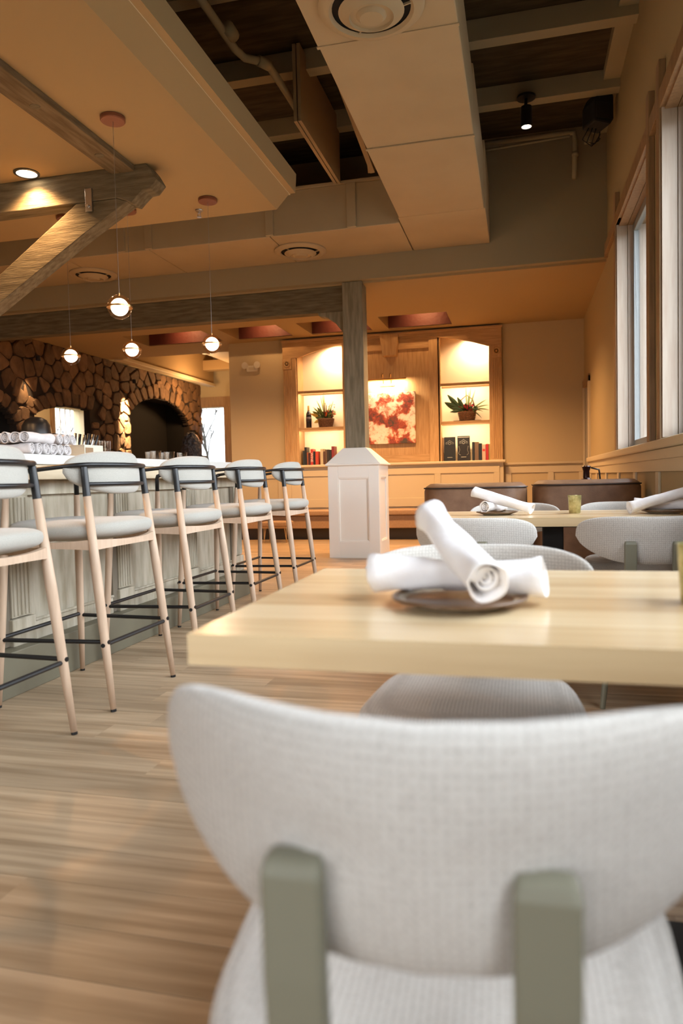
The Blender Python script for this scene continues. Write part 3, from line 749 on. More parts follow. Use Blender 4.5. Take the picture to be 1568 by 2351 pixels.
    B = [on(Vector((0, .273 * s, 0)), Vector((-.105, .248 * s, .92)), zr) for s in (-1, 1)]
    A = [on(Vector((-.54, .313 * s, 0)), Vector((-.50, .262 * s, .92)), zr) for s in (-1, 1)]
    for (p, q, dz) in ((B[0], B[1], 0), (A[0], A[1], .02), (A[0], B[0], .012), (A[1], B[1], .012)):
        p = p + Vector((0, 0, dz)); q = q + Vector((0, 0, dz))
        e = (q - p).normalized() * .02
        MB().tube([p - e, q + e], .0095, 10).build('footrest_bar', BLACK, t, smooth='auto')
    return t
st1 = make_stool((-1.70, 2.163, 0), 'nearest bar stool, cut by the left edge of the picture')
dup(st1, (-1.70, 2.988, 0), 0, 'second bar stool from the left, whole back and seat seen')
dup(st1, (-1.70, 3.83, 0), 0, 'third bar stool, middle one of the row of five')
dup(st1, (-1.70, 4.72, 0), 0, 'fourth bar stool, next to last towards the white column box')
dup(st1, (-1.70, 5.645, 0), 0, 'farthest bar stool at the end of the bar by the column box')

# ---- things on the bar top
def spiral_roll(name, p, q, r, mt, parent=None, turns=2.6, wob=.004, seed=0, flare=.004):
    """rolled napkin from p to q with spiral ends"""
    rnd = random.Random(seed)
    p = Vector(p); q = Vector(q); d = q - p; L_ = d.length; d.normalize()
    up = Vector((0, 0, 1)); sd = d.cross(up).normalized(); up = sd.cross(d).normalized()
    nl = 16; na = 26
    ph = [rnd.random() * 6 for _ in range(4)]
    b = MB(); v = []
    for i in range(nl + 1):
        u = i / nl
        rr = r * (1 + .05 * math.sin(3 * PI * u + ph[0])) + flare * (abs(2 * u - 1) ** 6)
        for k in range(na):
            a = 2 * PI * k / na
            r2 = rr + wob * math.sin(2 * a + 7 * u + ph[1]) + wob * .5 * math.sin(5 * a - 9 * u + ph[2])
            # overlapping hem line
            r2 += .0025 * (1 if (a / (2 * PI) * 1.0 + u * .55 + .1 * rnd.random()) % 1 < .5 else 0)
            off = 0.006 * math.sin(a + ph[3]) * (1 if i in (0, nl) else .3)
            v.append(p + d * (L_ * u + off) + (sd * math.cos(a) + up * math.sin(a)) * r2)
    f = []
    for i in range(nl):
        for k in range(na): f.append((i * na + k, i * na + (k + 1) % na, (i + 1) * na + (k + 1) % na, (i + 1) * na + k))
    b.add(v, f)
    body = b.build(name, mt, parent, smooth=True)
    sol = body.modifiers.new('solid', 'SOLIDIFY'); sol.thickness = .003; sol.offset = -1
    # spiral folds in both ends
    for (e, sgn) in ((p, 1), (q, -1)):
        s_ = MB(); vv = []; ns = int(turns * 18)
        for i in range(ns + 1):
            a = 2 * PI * i / 18; rr = r * .86 - (r * .74) * i / ns
            for dd in (0, .025):
                vv.append(e + d * sgn * (.004 + dd + .010 * i / ns) + (sd * math.cos(a) + up * math.sin(a)) * rr)
        ff = [(2 * i, 2 * i + 1, 2 * i + 3, 2 * i + 2) for i in range(ns)]
        s_.add(vv, ff)
        so = s_.build('fold', mt, body, smooth=True)
        m2 = so.modifiers.new('solid', 'SOLIDIFY'); m2.thickness = .0028
    return body
HZ = 1.122
NAPKDIM = mat('white_napkin_dimmed', (0.62, 0.58, 0.57), 0.9, spec=.1, noise=(30, (0.55, 0.51, 0.50), 1), bump=(150, .15))  # white napkin cloth greyed down against the strong light on the bar top
heap = []
for i in range(6): heap.append(((-2.275, 3.02 + .056 * i, HZ + .0275), (-2.475, 3.02 + .056 * i, HZ + .0275), 'bottom row, %s from the left' % ['first', 'second', 'third', 'fourth', 'fifth', 'sixth'][i]))
for i in range(4): heap.append(((-2.305 - .054 * i, 3.00, HZ + .0825), (-2.305 - .054 * i, 3.20, HZ + .0825), 'lying crosswise left on top, %s from the stools' % ['first', 'second', 'third', 'fourth'][i]))
for i in range(3): heap.append(((-2.275, 3.242 + .055 * i, HZ + .0825), (-2.475, 3.245 + .055 * i, HZ + .0825), 'end-on in upper right row, %s of three' % ['first', 'second', 'third'][i]))
for k, (p, q, w_) in enumerate(heap):
    tag(spiral_roll('napkin_roll', p, q, .024, NAPKDIM, None, seed=k, wob=.001, flare=.001), 'napkin roll in the bar-top heap, ' + w_, 'napkin', 'rolled napkins heaped on the bar')
# lift: keep rolls resting on the slab
ct = thing('cutlery_caddy', 'white and brown caddy on the bar top by the napkin heap', 'caddy', (-2.36, 3.56, 1.122))
MB().box(-.07, .07, -.09, .09, 0, .006).box(-.07, -.064, -.09, .09, .006, .065).box(.064, .07, -.09, .09, .006, .065).box(-.064, .064, -.09, -.084, .006, .065).box(-.064, .064, .084, .09, .006, .065).build('caddy_box', WHITEP, ct, bev=.001)
MB().box(.0705, .072, -.08, -.01, .008, .05).build('wooden_front', CASING, ct)
for i in range(6):
    kx = -.04 + .016 * i
    o = MB().tube([(-2.36 + kx * .6, 3.52 + .02 * i, 1.13), (-2.355 + kx, 3.55 + .018 * i, 1.255 - .004 * (i % 3))], [.005, .0085], 8).build('knife', BLACK if i % 2 else STEEL, None, smooth=True)
    tag(o, '%s knife from the left standing in the bar caddy, %s' % (['first', 'second', 'third', 'fourth', 'fifth', 'sixth'][i], 'black handle' if i % 2 else 'steel handle'), 'knife', 'knives in the bar caddy, %s' % ('black handles' if i % 2 else 'steel handles'))
def tumbler(loc, r, h, mt, label, group, cat='glass'):
    o = MB().lathe([(0, .0), (r * .82, 0), (r * .86, .002), (r, h), (r - .0025, h), (r * .80, .008), (0, .008)], 24).build('tumbler', mt, None, smooth='auto', loc=loc)
    tag(o, label, cat, group); return o
for i in range(5):
    tumbler((-2.33 - .09 * (i % 2), 4.33 + .095 * i, 1.122), .036, .060, GLASS, 'small clear tumbler on the bar top, %s of five from the left' % ['first', 'second', 'third', 'fourth', 'last'][i], 'clear tumblers on the bar')
for i in range(4):
    tumbler((-2.45, 3.76 + .06 * i, 1.122), .026, .11, GLASS, 'tall clear glass right of the knives, %s of four' % ['first', 'second', 'third', 'last'][i], 'tall clear glasses by the knives')
# domed black appliance on the far counter
ap = thing('domed_appliance', 'black domed appliance with a flat ledge on the far bar counter', 'appliance', (-4.17, 5.60, 1.122))
MB().lathe([(0, .46), (.05, .452), (.09, .43), (.12, .38), (.132, .30), (.135, .22), (.137, 0), (0, 0)], 32).build('dome_body', BLACK, ap, smooth='auto')
MB().box(-.02, .24, -.1, .1, .255, .30).build('flat_ledge', BLACKM, ap, bev=.004)
MB().box(.2, .22, -.1, .1, 0, .255).build('ledge_support', BLACKM, ap)

# ================================================================== DINING CHAIRS
def make_chair(loc, rz, label):
    """local: faces +y; backrest at y=-0.27"""
    t = thing('dining_chair', label, 'chair', loc, rz, 'upholstered dining chairs with wrapped backs')
    def mb(p):
        x, z_ = p.x, p.z
        k = 1 - (.34 * (-z_ / .098) ** 1.5 if z_ < 0 else .05 * (z_ / .098) ** 2)
        x *= k
        return Vector((x, -.27 + 2.15 * x * x + p.y + .03 + (-.10) * z_, .692 + z_ + .12 * x * x))
    MB().sup(.280, .098, .031, .72, .55, mb, 64, 18).build('backrest', CHAIRF, t, smooth=True)
    def ms(p):
        x, y_, z_ = p.x, p.z, p.y
        x *= .985 + .085 * (y_ / .25)
        return Vector((x, .01 + y_, .435 + z_))
    MB().sup(.245, .245, .042, .55, .52, ms, 56, 16).build('seat_cushion', CHAIRF, t, smooth=True)
    MB().box(-.18, .18, -.18, .19, .375, .398).build('seat_pan', CHAIRL, t, bev=.01)
    for s in (-1, 1):
        xp = .091 * s
        post = MB()
        pts = [(-.258, .692), (-.264, .68), (-.262, .60), (-.255, .52), (-.232, .44), (-.215, .38)]
        v = []; w0 = .0235
        for (yy, zz) in pts:
            wq = w0 if zz < .685 else w0 * .9
            for (a, b) in ((-1, -1), (1, -1), (1, 1), (-1, 1)): v.append((xp + a * wq, yy + b * .011, zz))
        f = [(0, 1, 2, 3)]
        for k in range(len(pts) - 1):
            for q in range(4): f.append((k * 4 + q, k * 4 + (q + 1) % 4, k * 4 + 4 + (q + 1) % 4, k * 4 + 4 + q))
        f.append(tuple((len(pts) - 1) * 4 + q for q in (3, 2, 1, 0)))
        post.add(v, f).build('back_post', CHAIRL, t, bev=.005, seg=3)
        MB().tube([(.15 * s, -.19, .385), (.20 * s, -.245, .0)], [.019, .011], 14).build('leg', CHAIRL, t, smooth='auto')
        MB().tube([(.16 * s, .17, .385), (.205 * s, .215, .0)], [.019, .011], 14).build('leg', CHAIRL, t, smooth='auto')
    MB().bar((-.16, -.205, .378), (.16, -.205, .378), .03, .026).build('cross_rail', CHAIRL, t, bev=.004)
    return t
ch = make_chair((-.084, .765, 0), math.radians(1.5), 'large blurred dining chair in front, back turned to the camera')
dup(ch, (-.112, 1.69, 0), PI, 'dining chair on the far side of the nearest table, behind the crossed napkins')
dup(ch, (-.19, 3.37, 0), math.radians(-14), 'dining chair before the second table, left one, partly behind a napkin')
dup(ch, (.50, 3.36, 0), math.radians(3), 'dining chair before the second table, right one, with back posts showing')
dup(ch, (-.045, 4.54, 0), PI, 'dining chair behind the second table under the left napkin rolls')
dup(ch, (.60, 4.54, 0), PI, 'dining chair behind the second table at the right, mostly hidden')

# tables
def table(loc, label, fx=.62, fy=.38, px=0.0):
    t = thing('dining_table', label, 'table', loc, 0, 'pale wooden dining tables')
    n = 6
    yy = -fy
    for k in range(n):
        w_ = 2 * fy / n
        MB().box(-fx, fx, yy + .0003, yy + w_ - .0003, .705, .750).build('tabletop_board', TABB[k % len(TABB)], t, bev=.0)
        yy += w_
    MB().box(px - .30, px + .30, -.22, .22, .690, .705).build('mounting_plate', BLACKM, t)
    MB().box(px - .055, px + .055, -.055, .055, .02, .69).build('pedestal', BLACKM, t, bev=.006)
    MB().box(px - .28, px + .28, -.28, .28, 0, .018).build('base_plate', BLACKM, t, bev=.005)
    return t
TABB = []
for k, (c1, c2) in enumerate((((.70, .53, .31), (.60, .43, .24)), ((.76, .60, .38), (.68, .51, .30)), ((.64, .46, .26), (.56, .39, .21)), ((.73, .56, .34), (.64, .47, .27)))):
    TABB.append(mat('ash_board_%d' % k, c1, 0.27, spec=0.5, noise=(3.5, c2, 1, (.5, 9, 9)), coat=.2))
t1 = table((.146, 1.335, 0), 'nearest dining table with crossed napkins, cut by the right edge', px=.27)
t2 = table((.165, 4.17, 0), 'second dining table farther back with two plates and a gold glass')

def plate(loc, label, R=.115):
    t = thing('plate', label, 'plate', loc, 0, 'stoneware plates with napkin rolls')
    MB().lathe([(0, 0), (R * .62, 0), (R * .66, .003), (R * .94, .013), (R * .95, .016), (R * .60, .008), (0, .007)], 40).build('dish', PLATE, t, smooth='auto')
    MB().lathe([(R * .92, .0125), (R * .98, .0135), (R, .017), (R * .97, .0195), (R * .90, .0165), (R * .92, .0125)], 40).build('rim', RIM, t, smooth=True)
plate((-.105, 1.235, .75), 'brown-rimmed plate under the crossed napkins on the nearest table')
plate((-.135, 4.12, .75), 'brown-rimmed plate at the left of the second table')
plate((.73, 4.10, .75), 'brown-rimmed plate at the right of the second table')
o = spiral_roll('napkin_roll', (-.262, 1.285, .798), (.035, 1.255, .798), .026, NAPKIN, None, seed=3, flare=.006, wob=.0025)
tag(o, 'lower rolled napkin lying across the plate on the nearest table', 'napkin', 'napkin rolls on the plates')
o = spiral_roll('napkin_roll', (-.172, 1.40, .892), (-.052, 1.125, .806), .027, NAPKIN, None, seed=5, flare=.005, wob=.0025)
tag(o, 'upper rolled napkin leaning over the other one on the nearest table', 'napkin', 'napkin rolls on the plates')
o = spiral_roll('napkin_roll', (-.20, 4.03, .797), (-.10, 4.23, .797), .026, NAPKIN, None, seed=8, wob=.002)
tag(o, 'lower napkin roll end-on upon the left plate of the second table', 'napkin', 'napkin rolls on the plates')
o = spiral_roll('napkin_roll', (-.26, 4.12, .880), (.055, 4.05, .784), .026, NAPKIN, None, seed=9, wob=.002)
tag(o, 'upper napkin roll sloping right upon the left plate of the second table', 'napkin', 'napkin rolls on the plates')
o = spiral_roll('napkin_roll', (.60, 4.2, .797), (.90, 4.08, .797), .026, NAPKIN, None, seed=11, wob=.002)
tag(o, 'lower napkin roll upon the right plate of the second table', 'napkin', 'napkin rolls on the plates')
o = spiral_roll('napkin_roll', (.545, 4.03, .784), (.86, 4.09, .872), .026, NAPKIN, None, seed=12, wob=.002)
tag(o, 'upper napkin roll sloping up right upon the right plate of the second table', 'napkin', 'napkin rolls on the plates')
def votive(loc, label):
    o = MB().lathe([(0, 0), (.028, 0), (.031, .004), (.037, .10), (.0345, .10), (.029, .01), (0, .01)], 28).build('votive_glass', GOLDG, None, smooth='auto', loc=loc)
    tag(o, label, 'candle glass', 'gold glass candle holders')
votive((.285, 4.20, .75), 'gold flecked glass candle holder in the middle of the second table')
votive((.287, 1.30, .75), 'gold glass candle holder cut by the right edge on the nearest table')

# booths
def booth(x0, x1, yf, label, hh=.925):
    t = thing('leather_booth', label, 'booth', ((x0 + x1) / 2, yf, 0), 0, 'brown leather barrel booths')
    hw = (x1 - x0) / 2
    path = []
    n = 26
    for k in range(n + 1):
        a = PI * k / n
        path.append((-hw * sg(math.cos(a), .36), .42 - .42 * sg(math.sin(a), .50)))
    prof = [(0, .06), (0, hh - .055), (.012, hh - .02), (.05, hh + .005), (.11, hh + .008), (.15, hh - .02), (.16, hh - .06), (.16, .06)]
    def sweep(pf, name, mt, sm=True):
        v = []
        for i, (px, py) in enumerate(path):
            a = path[max(i - 1, 0)]; b = path[min(i + 1, n)]
            tx_, ty_ = b[0] - a[0], b[1] - a[1]; l_ = math.hypot(tx_, ty_)
            nx, ny = -ty_ / l_, tx_ / l_
            for (o_, z) in pf: v.append((px + nx * o_, py + ny * o_, z))
        m_ = len(pf)
        f = []
        for i in range(n):
            for k in range(m_): f.append((i * m_ + k, i * m_ + (k + 1) % m_, (i + 1) * m_ + (k + 1) % m_, (i + 1) * m_ + k))
        f += [tuple(range(m_)), tuple(n * m_ + k for k in range(m_))]
        MB().add(v, f).build(name, mt, t, smooth='auto')
    sweep(prof, 'back_shell', LEATHER)
    sweep([(-.004, hh - .035), (-.006, hh - .030), (-.004, hh - .025), (.002, hh - .027), (.002, hh - .033)], 'piping', mat('dark_piping', (.03, .016, .010), .5))
    MB().box(-hw + .17, hw - .17, .17, .75, .30, .46).build('seat_cushion', LEATHER, t, bev=.03)
    MB().box(-hw + .03, hw - .03, .05, .60, 0, .06).build('base', BLACKM, t)
booth(-.79, .045, 5.80, 'brown leather booth with rounded back, left of the two', .905)
booth(.085, .905, 5.80, 'darker brown leather booth with rounded back against the window wall', .915)

# banquette along the far wall
bn = thing('banquette', 'long tan upholstered bench running below the bookcase wall', 'bench')
MB().box(-5.2, -.55, 11.05, 11.57, .39, .475).build('seat_cushion', BENCH, bn, bev=.02)
MB().box(-5.2, -.55, 11.10, 11.58, .185, .385).build('front_panel', BENCH, bn, bev=.01)
MB().box(-5.2, -.55, 11.25, 11.58, 0, .185).build('recessed_base', mat('bench_base', (.06, .045, .03), .6), bn)
lt = thing('side_stool', 'small low stool with slim brass legs before the bench', 'stool', (-3.72, 10.75, 0))
MB().box(-.21, .21, -.17, .17, .25, .33).build('seat_top', BENCH, lt, bev=.02)
for s in (-1, 1):
    for q in (-1, 1):
        MB().tube([(.18 * s, .13 * q, .25), (.185 * s, .135 * q, 0)], .007, 8).tube([(.15 * s, .13 * q, .25), (.185 * s, .135 * q, 0)], .005, 6).build('leg', BRASS, lt)

# ================================================================== BOOKCASE
BYF = 11.64
bk = thing('built_in_bookcase', 'honey oak built-in bookcase with arched top, two lit niches and centre panel', 'bookcase')
# back & sides of the niches
NB = 11.98
for (a, b) in ((-3.615, -2.845), (-1.255, -.475)):
    MB().box(a, b, NB, NB + .015, 1.212, 3.26).build('niche_back', NICHE, bk)
    MB().box(a - .02, a, BYF + .02, NB, 1.212, 3.26).build('niche_side', OAK, bk)
    MB().box(b, b + .02, BYF + .02, NB, 1.212, 3.26).build('niche_side', OAK, bk)
    MB().box(a, b, BYF + .02, NB, 3.245, 3.26).build('niche_top', OAK, bk)
    MB().box(a, b, 11.925, 11.98, 3.05, 3.10).build('light_valance', OAK, bk) if False else None
for (a, b, zs) in ((-3.615, -2.845, (2.43, 1.815)), (-1.255, -.475, (2.43, 1.825))):
    for z in zs: MB().box(a, b, BYF + .03, NB, z - .022, z + .022).build('shelf', OAKX, bk, bev=.003)
# centre panel (slightly set back), stiles, rails
MB().box(-2.78, -1.40, BYF + .10, BYF + .115, 1.212, 3.26).build('centre_panel', OAK, bk)
MB().box(-2.825, -2.74, BYF + .02, BYF + .115, 1.212, 3.26).build('stile', OAK, bk, bev=.003)
MB().box(-1.42, -1.235, BYF + .02, BYF + .115, 1.212, 3.26).build('stile', OAK, bk, bev=.003)
MB().box(-2.74, -1.42, BYF + .05, BYF + .10, 1.212, 1.34).build('bottom_rail', OAKX, bk, bev=.003)
MB().box(-2.74, -1.42, BYF + .05, BYF + .10, 3.04, 3.26).build('top_rail', OAKX, bk, bev=.003)
# fluted pilasters with rosettes
for (a, b) in ((-3.86, -3.635), (-.475, -.275)):
    MB().box(a, b, BYF - .005, FW + .01, 1.212, 3.27).build('pilaster', OAK, bk, bev=.003)
    c_ = (a + b) / 2 - (.04 if a < -2 else -.02)
    fl_ = MB()
    for k in range(5): fl_.tube([(c_ - .06 + .03 * k, BYF - .004, 1.24), (c_ - .06 + .03 * k, BYF - .004, 2.80)], .0105, 8)
    fl_.build('reeding', OAK, bk, smooth='auto')
    MB().box(c_ - .078, c_ + .078, BYF - .018, BYF, 2.82, 3.0).build('rosette_block', OAK, bk, bev=.003)
    MB().lathe([(.030, 0), (.060, 0), (.060, -.008), (.050, -.014), (.042, -.008), (.034, -.006), (.030, 0)], 28, (c_, BYF - .018, 2.91), ax='y').build('rosette_ring', OAK, bk, smooth=True)
    MB().lathe([(0, -.014), (.014, -.012), (.022, 0), (0, 0)], 16, (c_, BYF - .018, 2.91), ax='y').build('rosette_boss', OAK, bk, smooth=True)
# arched header
x0, x1 = -3.61, -.48; xm = (x0 + x1) / 2; zs, zt = 2.99, 3.235
arc_ = []
for k in range(29):
    x = x0 + (x1 - x0) * k / 28; u = (x - xm) / ((x1 - x0) / 2)
    arc_.append((x, zs + (zt - zs) * (1 - abs(u) ** 2.3)))
v = []; f = []
for (x, z) in arc_: v += [(x, BYF - .012, z), (x, BYF - .012, 3.30), (x, BYF + .03, z), (x, BYF + .03, 3.30)]
for k in range(28):
    a = 4 * k; b = a + 4
    f += [(a, b, b + 1, a + 1), (a + 2, a + 3, b + 3, b + 2), (a, a + 2, b + 2, b), (a + 1, b + 1, b + 3, a + 3)]
f += [(0, 1, 3, 2), (112, 114, 115, 113)]
MB().add(v, f).build('arched_header', OAKX, bk)
MB().box(-3.86, x0, BYF - .012, BYF + .03, 3.0, 3.30).build('header_end', OAKX, bk)
MB().box(x1, -.275, BYF - .012, BYF + .03, 3.0, 3.30).build('header_end', OAKX, bk)
MB().box(-3.88, -.26, BYF - .035, BYF, 3.265, 3.30).build('cornice', OAKX, bk, bev=.006)
MB().add([(-2.20, BYF - .06, 3.275), (-1.89, BYF - .06, 3.275), (-1.93, BYF - .06, 2.935), (-2.15, BYF - .06, 2.935), (-2.20, BYF + .10, 3.275), (-1.89, BYF + .10, 3.275), (-1.93, BYF + .10, 2.935), (-2.15, BYF + .10, 2.935)],
         [(0, 1, 2, 3), (7, 6, 5, 4), (0, 4, 5, 1), (1, 5, 6, 2), (2, 6, 7, 3), (3, 7, 4, 0)]).build('keystone', OAK, bk, bev=.004)
# niche lights
for (x, lean) in ((-3.0, 0), (-.66, 0)):
    light('niche_light', 'SPOT', (x, BYF + .16, 3.235), 46, NICHEL, .03, (math.radians(12), 0, 0), math.radians(150), .7)
for (a, b) in ((-3.615, -2.845), (-1.255, -.475)):
    for z in (2.405, 1.79):
        light('shelf_strip', 'AREA', ((a + b) / 2, BYF + .05, z), 5.0 if z > 2 else 2.6, NICHEL, b - a - .06, (math.radians(35), 0, 0), sy=.02)
# picture and lamp
pc = thing('canvas_painting', 'abstract floral canvas in red, cream and maroon on the oak panel', 'painting', (-2.035, BYF + .075, 1.94))
PM = bpy.data.materials.new('abstract_floral'); PM.use_nodes = True
N = PM.node_tree.nodes; L = PM.node_tree.links; P_ = N['Principled BSDF']; P_.inputs['Roughness'].default_value = .6
tcn = N.new('ShaderNodeTexCoord')
wr_ = N.new('ShaderNodeTexNoise'); wr_.inputs['Scale'].default_value = 9; wr_.inputs['Detail'].default_value = 8
L.new(tcn.outputs['Object'], wr_.inputs['Vector'])
mixv = N.new('ShaderNodeMixRGB'); mixv.inputs[0].default_value = .16; L.new(tcn.outputs['Object'], mixv.inputs[1]); L.new(wr_.outputs['Color'], mixv.inputs[2])
n1 = N.new('ShaderNodeTexNoise'); n1.inputs['Scale'].default_value = 4.6; n1.inputs['Detail'].default_value = 7; n1.inputs['Roughness'].default_value = .62
L.new(mixv.outputs[0], n1.inputs['Vector'])
cr = N.new('ShaderNodeValToRGB'); e = cr.color_ramp.elements
e[0].position = .34; e[0].color = (.07, .05, .035, 1); e[1].position = .41; e[1].color = (.30, .045, .025, 1)
for (p_, c_) in ((.455, (.50, .10, .04, 1)), (.485, (.62, .36, .24, 1)), (.52, (.80, .66, .50, 1)), (.60, (.86, .78, .66, 1)), (.66, (.62, .42, .30, 1)), (.74, (.72, .60, .42, 1))):
    q = e.new(p_); q.color = c_
L.new(n1.outputs[0], cr.inputs[0])
# heavier, darker blooms towards the lower part of the canvas
sxyz = N.new('ShaderNodeSeparateXYZ'); L.new(tcn.outputs['Object'], sxyz.inputs[0])
mrr = N.new('ShaderNodeMapRange'); mrr.inputs[1].default_value = -.45; mrr.inputs[2].default_value = .45; mrr.inputs[3].default_value = -.10; mrr.inputs[4].default_value = .05
L.new(sxyz.outputs['Z'], mrr.inputs[0])
ad = N.new('ShaderNodeMath'); ad.operation = 'ADD'; L.new(n1.outputs[0], ad.inputs[0]); L.new(mrr.outputs[0], ad.inputs[1])
L.new(ad.outputs[0], cr.inputs[0])
L.new(cr.outputs[0], P_.inputs['Base Color'])
MB().box(-.385, .385, -.05, 0, -.415, .415).build('canvas', PM, pc, bev=.004)
MB().box(-.375, .375, 0, .022, -.40, .40).build('stretcher_frame', CASING, pc)
pl = thing('picture_lamp', 'brass picture lamp with a long slim shade above the canvas', 'picture lamp', (-2.11, BYF, 2.56))
MB().prism([(-.09, -.012), (-.02, .018), (.0, .010), (-.05, -.020)], 'x', -.33, .33).build('lamp_shade', BRASS, pl, bev=.002)
MB().box(-.13, .13, .085, .098, -.10, -.055).build('wall_plate', BRASS, pl, bev=.004)
for s in (-1, 1):
    MB().tube([(.065 * s, .09, -.07), (.065 * s, .09, .04), (.065 * s, .06, .09), (.065 * s, .02, .10), (.065 * s, -.03, .06), (.065 * s, -.05, .01)], .007, 8).build('curved_arm', BRASS, pl, smooth=True)
light('picture_light', 'AREA', (-2.11, BYF - .02, 2.53), 9, NICHEL, .60, (math.radians(30), 0, 0), sy=.03)

# books: (x0, x1, height, depth, colour, optional title)
def book(x0, w, h, d, col, label, y0=11.72, title=None, face=False, emblem=False, group=None, trim=None):
    t = thing('book', label, 'book', (x0, y0, 1.212), 0, group)
    cm = mat('book_%.3f_%.3f_%.3f' % col, col, .45)
    pgs = mat('book_pages', (.62, .54, .40), .8)
    if face:
        MB().box(0, w, 0, .004, 0, h).box(0, w, d - .004, d, 0, h).box(0, .005, .004, d - .004, 0, h).build('cover', cm, t)
        MB().box(.005, w - .003, .004, d - .004, .004, h - .004).build('pages', pgs, t)
    else:
        MB().box(0, w, 0, .004, 0, h).box(0, .003, .004, d, 0, h).box(w - .003, w, .004, d, 0, h).build('cover', cm, t)
        MB().box(.003, w - .003, .004, d - .003, .003, h - .004).build('pages', pgs, t)
    if title:
        cu = bpy.data.curves.new('spine_title', 'FONT'); cu.body = title[0]; cu.size = title[1]; cu.align_x = 'CENTER'; cu.align_y = 'CENTER'; cu.extrude = .0004
        cu.materials.append(title[2])
        tmp = bpy.data.objects.new('spine_title', cu); C.objects.link(tmp)
        me = bpy.data.meshes.new_from_object(tmp); me.materials.clear(); me.materials.append(title[2]); bpy.data.objects.remove(tmp)
        o = bpy.data.objects.new('spine_title', me); C.objects.link(o); o.parent = t
        o.location = (w / 2, -.001, title[3]); o.rotation_euler = title[4]
    if emblem:
        gm = mat('cover_print', (.42, .40, .33), .5)
        b = MB()
        for (a0, a1) in ((0, PI), (PI, 2 * PI)):
            b.tube([(w / 2 + .020 * math.cos(a0 + (a1 - a0) * k / 8), -.0005, h * .74 + .020 * math.sin(a0 + (a1 - a0) * k / 8)) for k in range(9)], .0022, 5)
        b.tube([(w / 2 - .065, 0, h * .76), (w / 2 - .03, 0, h * .80), (w / 2, 0, h * .87), (w / 2 + .03, 0, h * .80), (w / 2 + .065, 0, h * .76)], .0018, 5)
        b.tube([(w / 2 - .07, 0, h * .72), (w / 2 - .03, 0, h * .725)], .0018, 5).tube([(w / 2 + .03, 0, h * .725), (w / 2 + .07, 0, h * .72)], .0018, 5)
        b.tube([(w / 2 - .04, 0, h * .16), (w / 2 + .04, 0, h * .16)], .004, 6)
        if emblem == 2:
            b.tube([(w / 2 - .09, 0, h * .95), (w / 2 + .09, 0, h * .95)], .004, 6)
            for s in (-1, 1): b.tube([(w / 2 + s * .075, 0, h * .60), (w / 2 + s * .06, 0, h * .45), (w / 2 + s * .08, 0, h * .30), (w / 2 + s * .05, 0, h * .24)], .002, 5)
        b.build('cover_emblem', gm, t)
    return t
wmat = mat('spine_print', (.75, .70, .60), .5)
LB = [(-3.575, .028, .245, (.025, .03, .03), 'thin dark book, first at the left on the lower left shelf'),
      (-3.546, .038, .305, (.012, .014, .016), 'tallest black book on the lower left shelf'),
      (-3.502, .018, .215, (.35, .10, .04), 'slim orange book between two dark ones, left shelf'),
      (-3.482, .038, .205, (.05, .012, .010), 'short maroon book left of the red wine book'),
      (-3.440, .044, .270, (.50, .035, .025), 'red book with WINE in white on its spine'),
      (-3.392, .034, .230, (.012, .012, .012), 'black book right of the red wine book'),
      (-3.355, .052, .228, (.48, .05, .02), 'wide red book with yellow title band, left shelf'),
      (-3.270, .050, .266, (.50, .40, .25), 'cream book in the middle of the left shelf'),
      (-3.216, .030, .222, (.10, .04, .02), 'dark brown book right of the cream one'),
      (-3.183, .030, .255, (.13, .075, .04), 'mid brown book among dark spines, left shelf'),
      (-3.150, .034, .255, (.03, .02, .015), 'first of two near-black books by the post'),
      (-3.113, .034, .250, (.018, .02, .02), 'second near-black book, just left of the last maroon one'),
      (-3.074, .048, .305, (.20, .02, .025), 'tall maroon book at the right end of the left shelf')]
for i, (x, w, h, c, lb_) in enumerate(LB):
    ti = None
    if i == 4: ti = ('WINE', .062, wmat, .13, (PI / 2, PI / 2, 0))
    book(x, w * .97, h, .18, c, lb_, title=ti, group='books on the lower left shelf')
RB = [(-1.245, .026, .385, .20, (.24, .12, .05), 'brown book spine at the left end of the right shelf', False, 0),
      (-1.205, .185, .39, .05, (.010, .012, .012), 'big black book facing forward with a crest, left one', True, 1),
      (-.992, .200, .40, .06, (.012, .010, .009), 'big black book facing forward with ornate frame, right one', True, 2),
      (-.760, .038, .300, .2, (.012, .012, .012), 'black book right of the big ornate one', False, 0),
      (-.718, .062, .298, .2, (.16, .10, .06), 'worn brown book on the right shelf', False, 0),
      (-.653, .044, .275, .2, (.010, .014, .016), 'dark blue-black book right of the brown one', False, 0),
      (-.604, .056, .255, .2, (.60, .40, .30), 'pale pink book with a red round mark', False, 0),
      (-.545, .042, .262, .2, (.45, .02, .02), 'bright red book near the right end', False, 0),
      (-.500, .022, .258, .2, (.30, .24, .08), 'slim olive yellow book at the right end of the right shelf', False, 0)]
for i, (x, w, h, d, c, lb_, fc, em) in enumerate(RB):
    b_ = book(x, w * .97, h, d, c, lb_, y0=11.765, face=fc, emblem=em, group='books on the lower right shelf')
    if i == 6: MB().lathe([(0, -.0012), (.02, -.0012), (.02, 0), (0, 0)], 18, (w / 2, 0, .165), ax='y').build('round_mark', mat('mark_red', (.5, .02, .02), .5), b_)
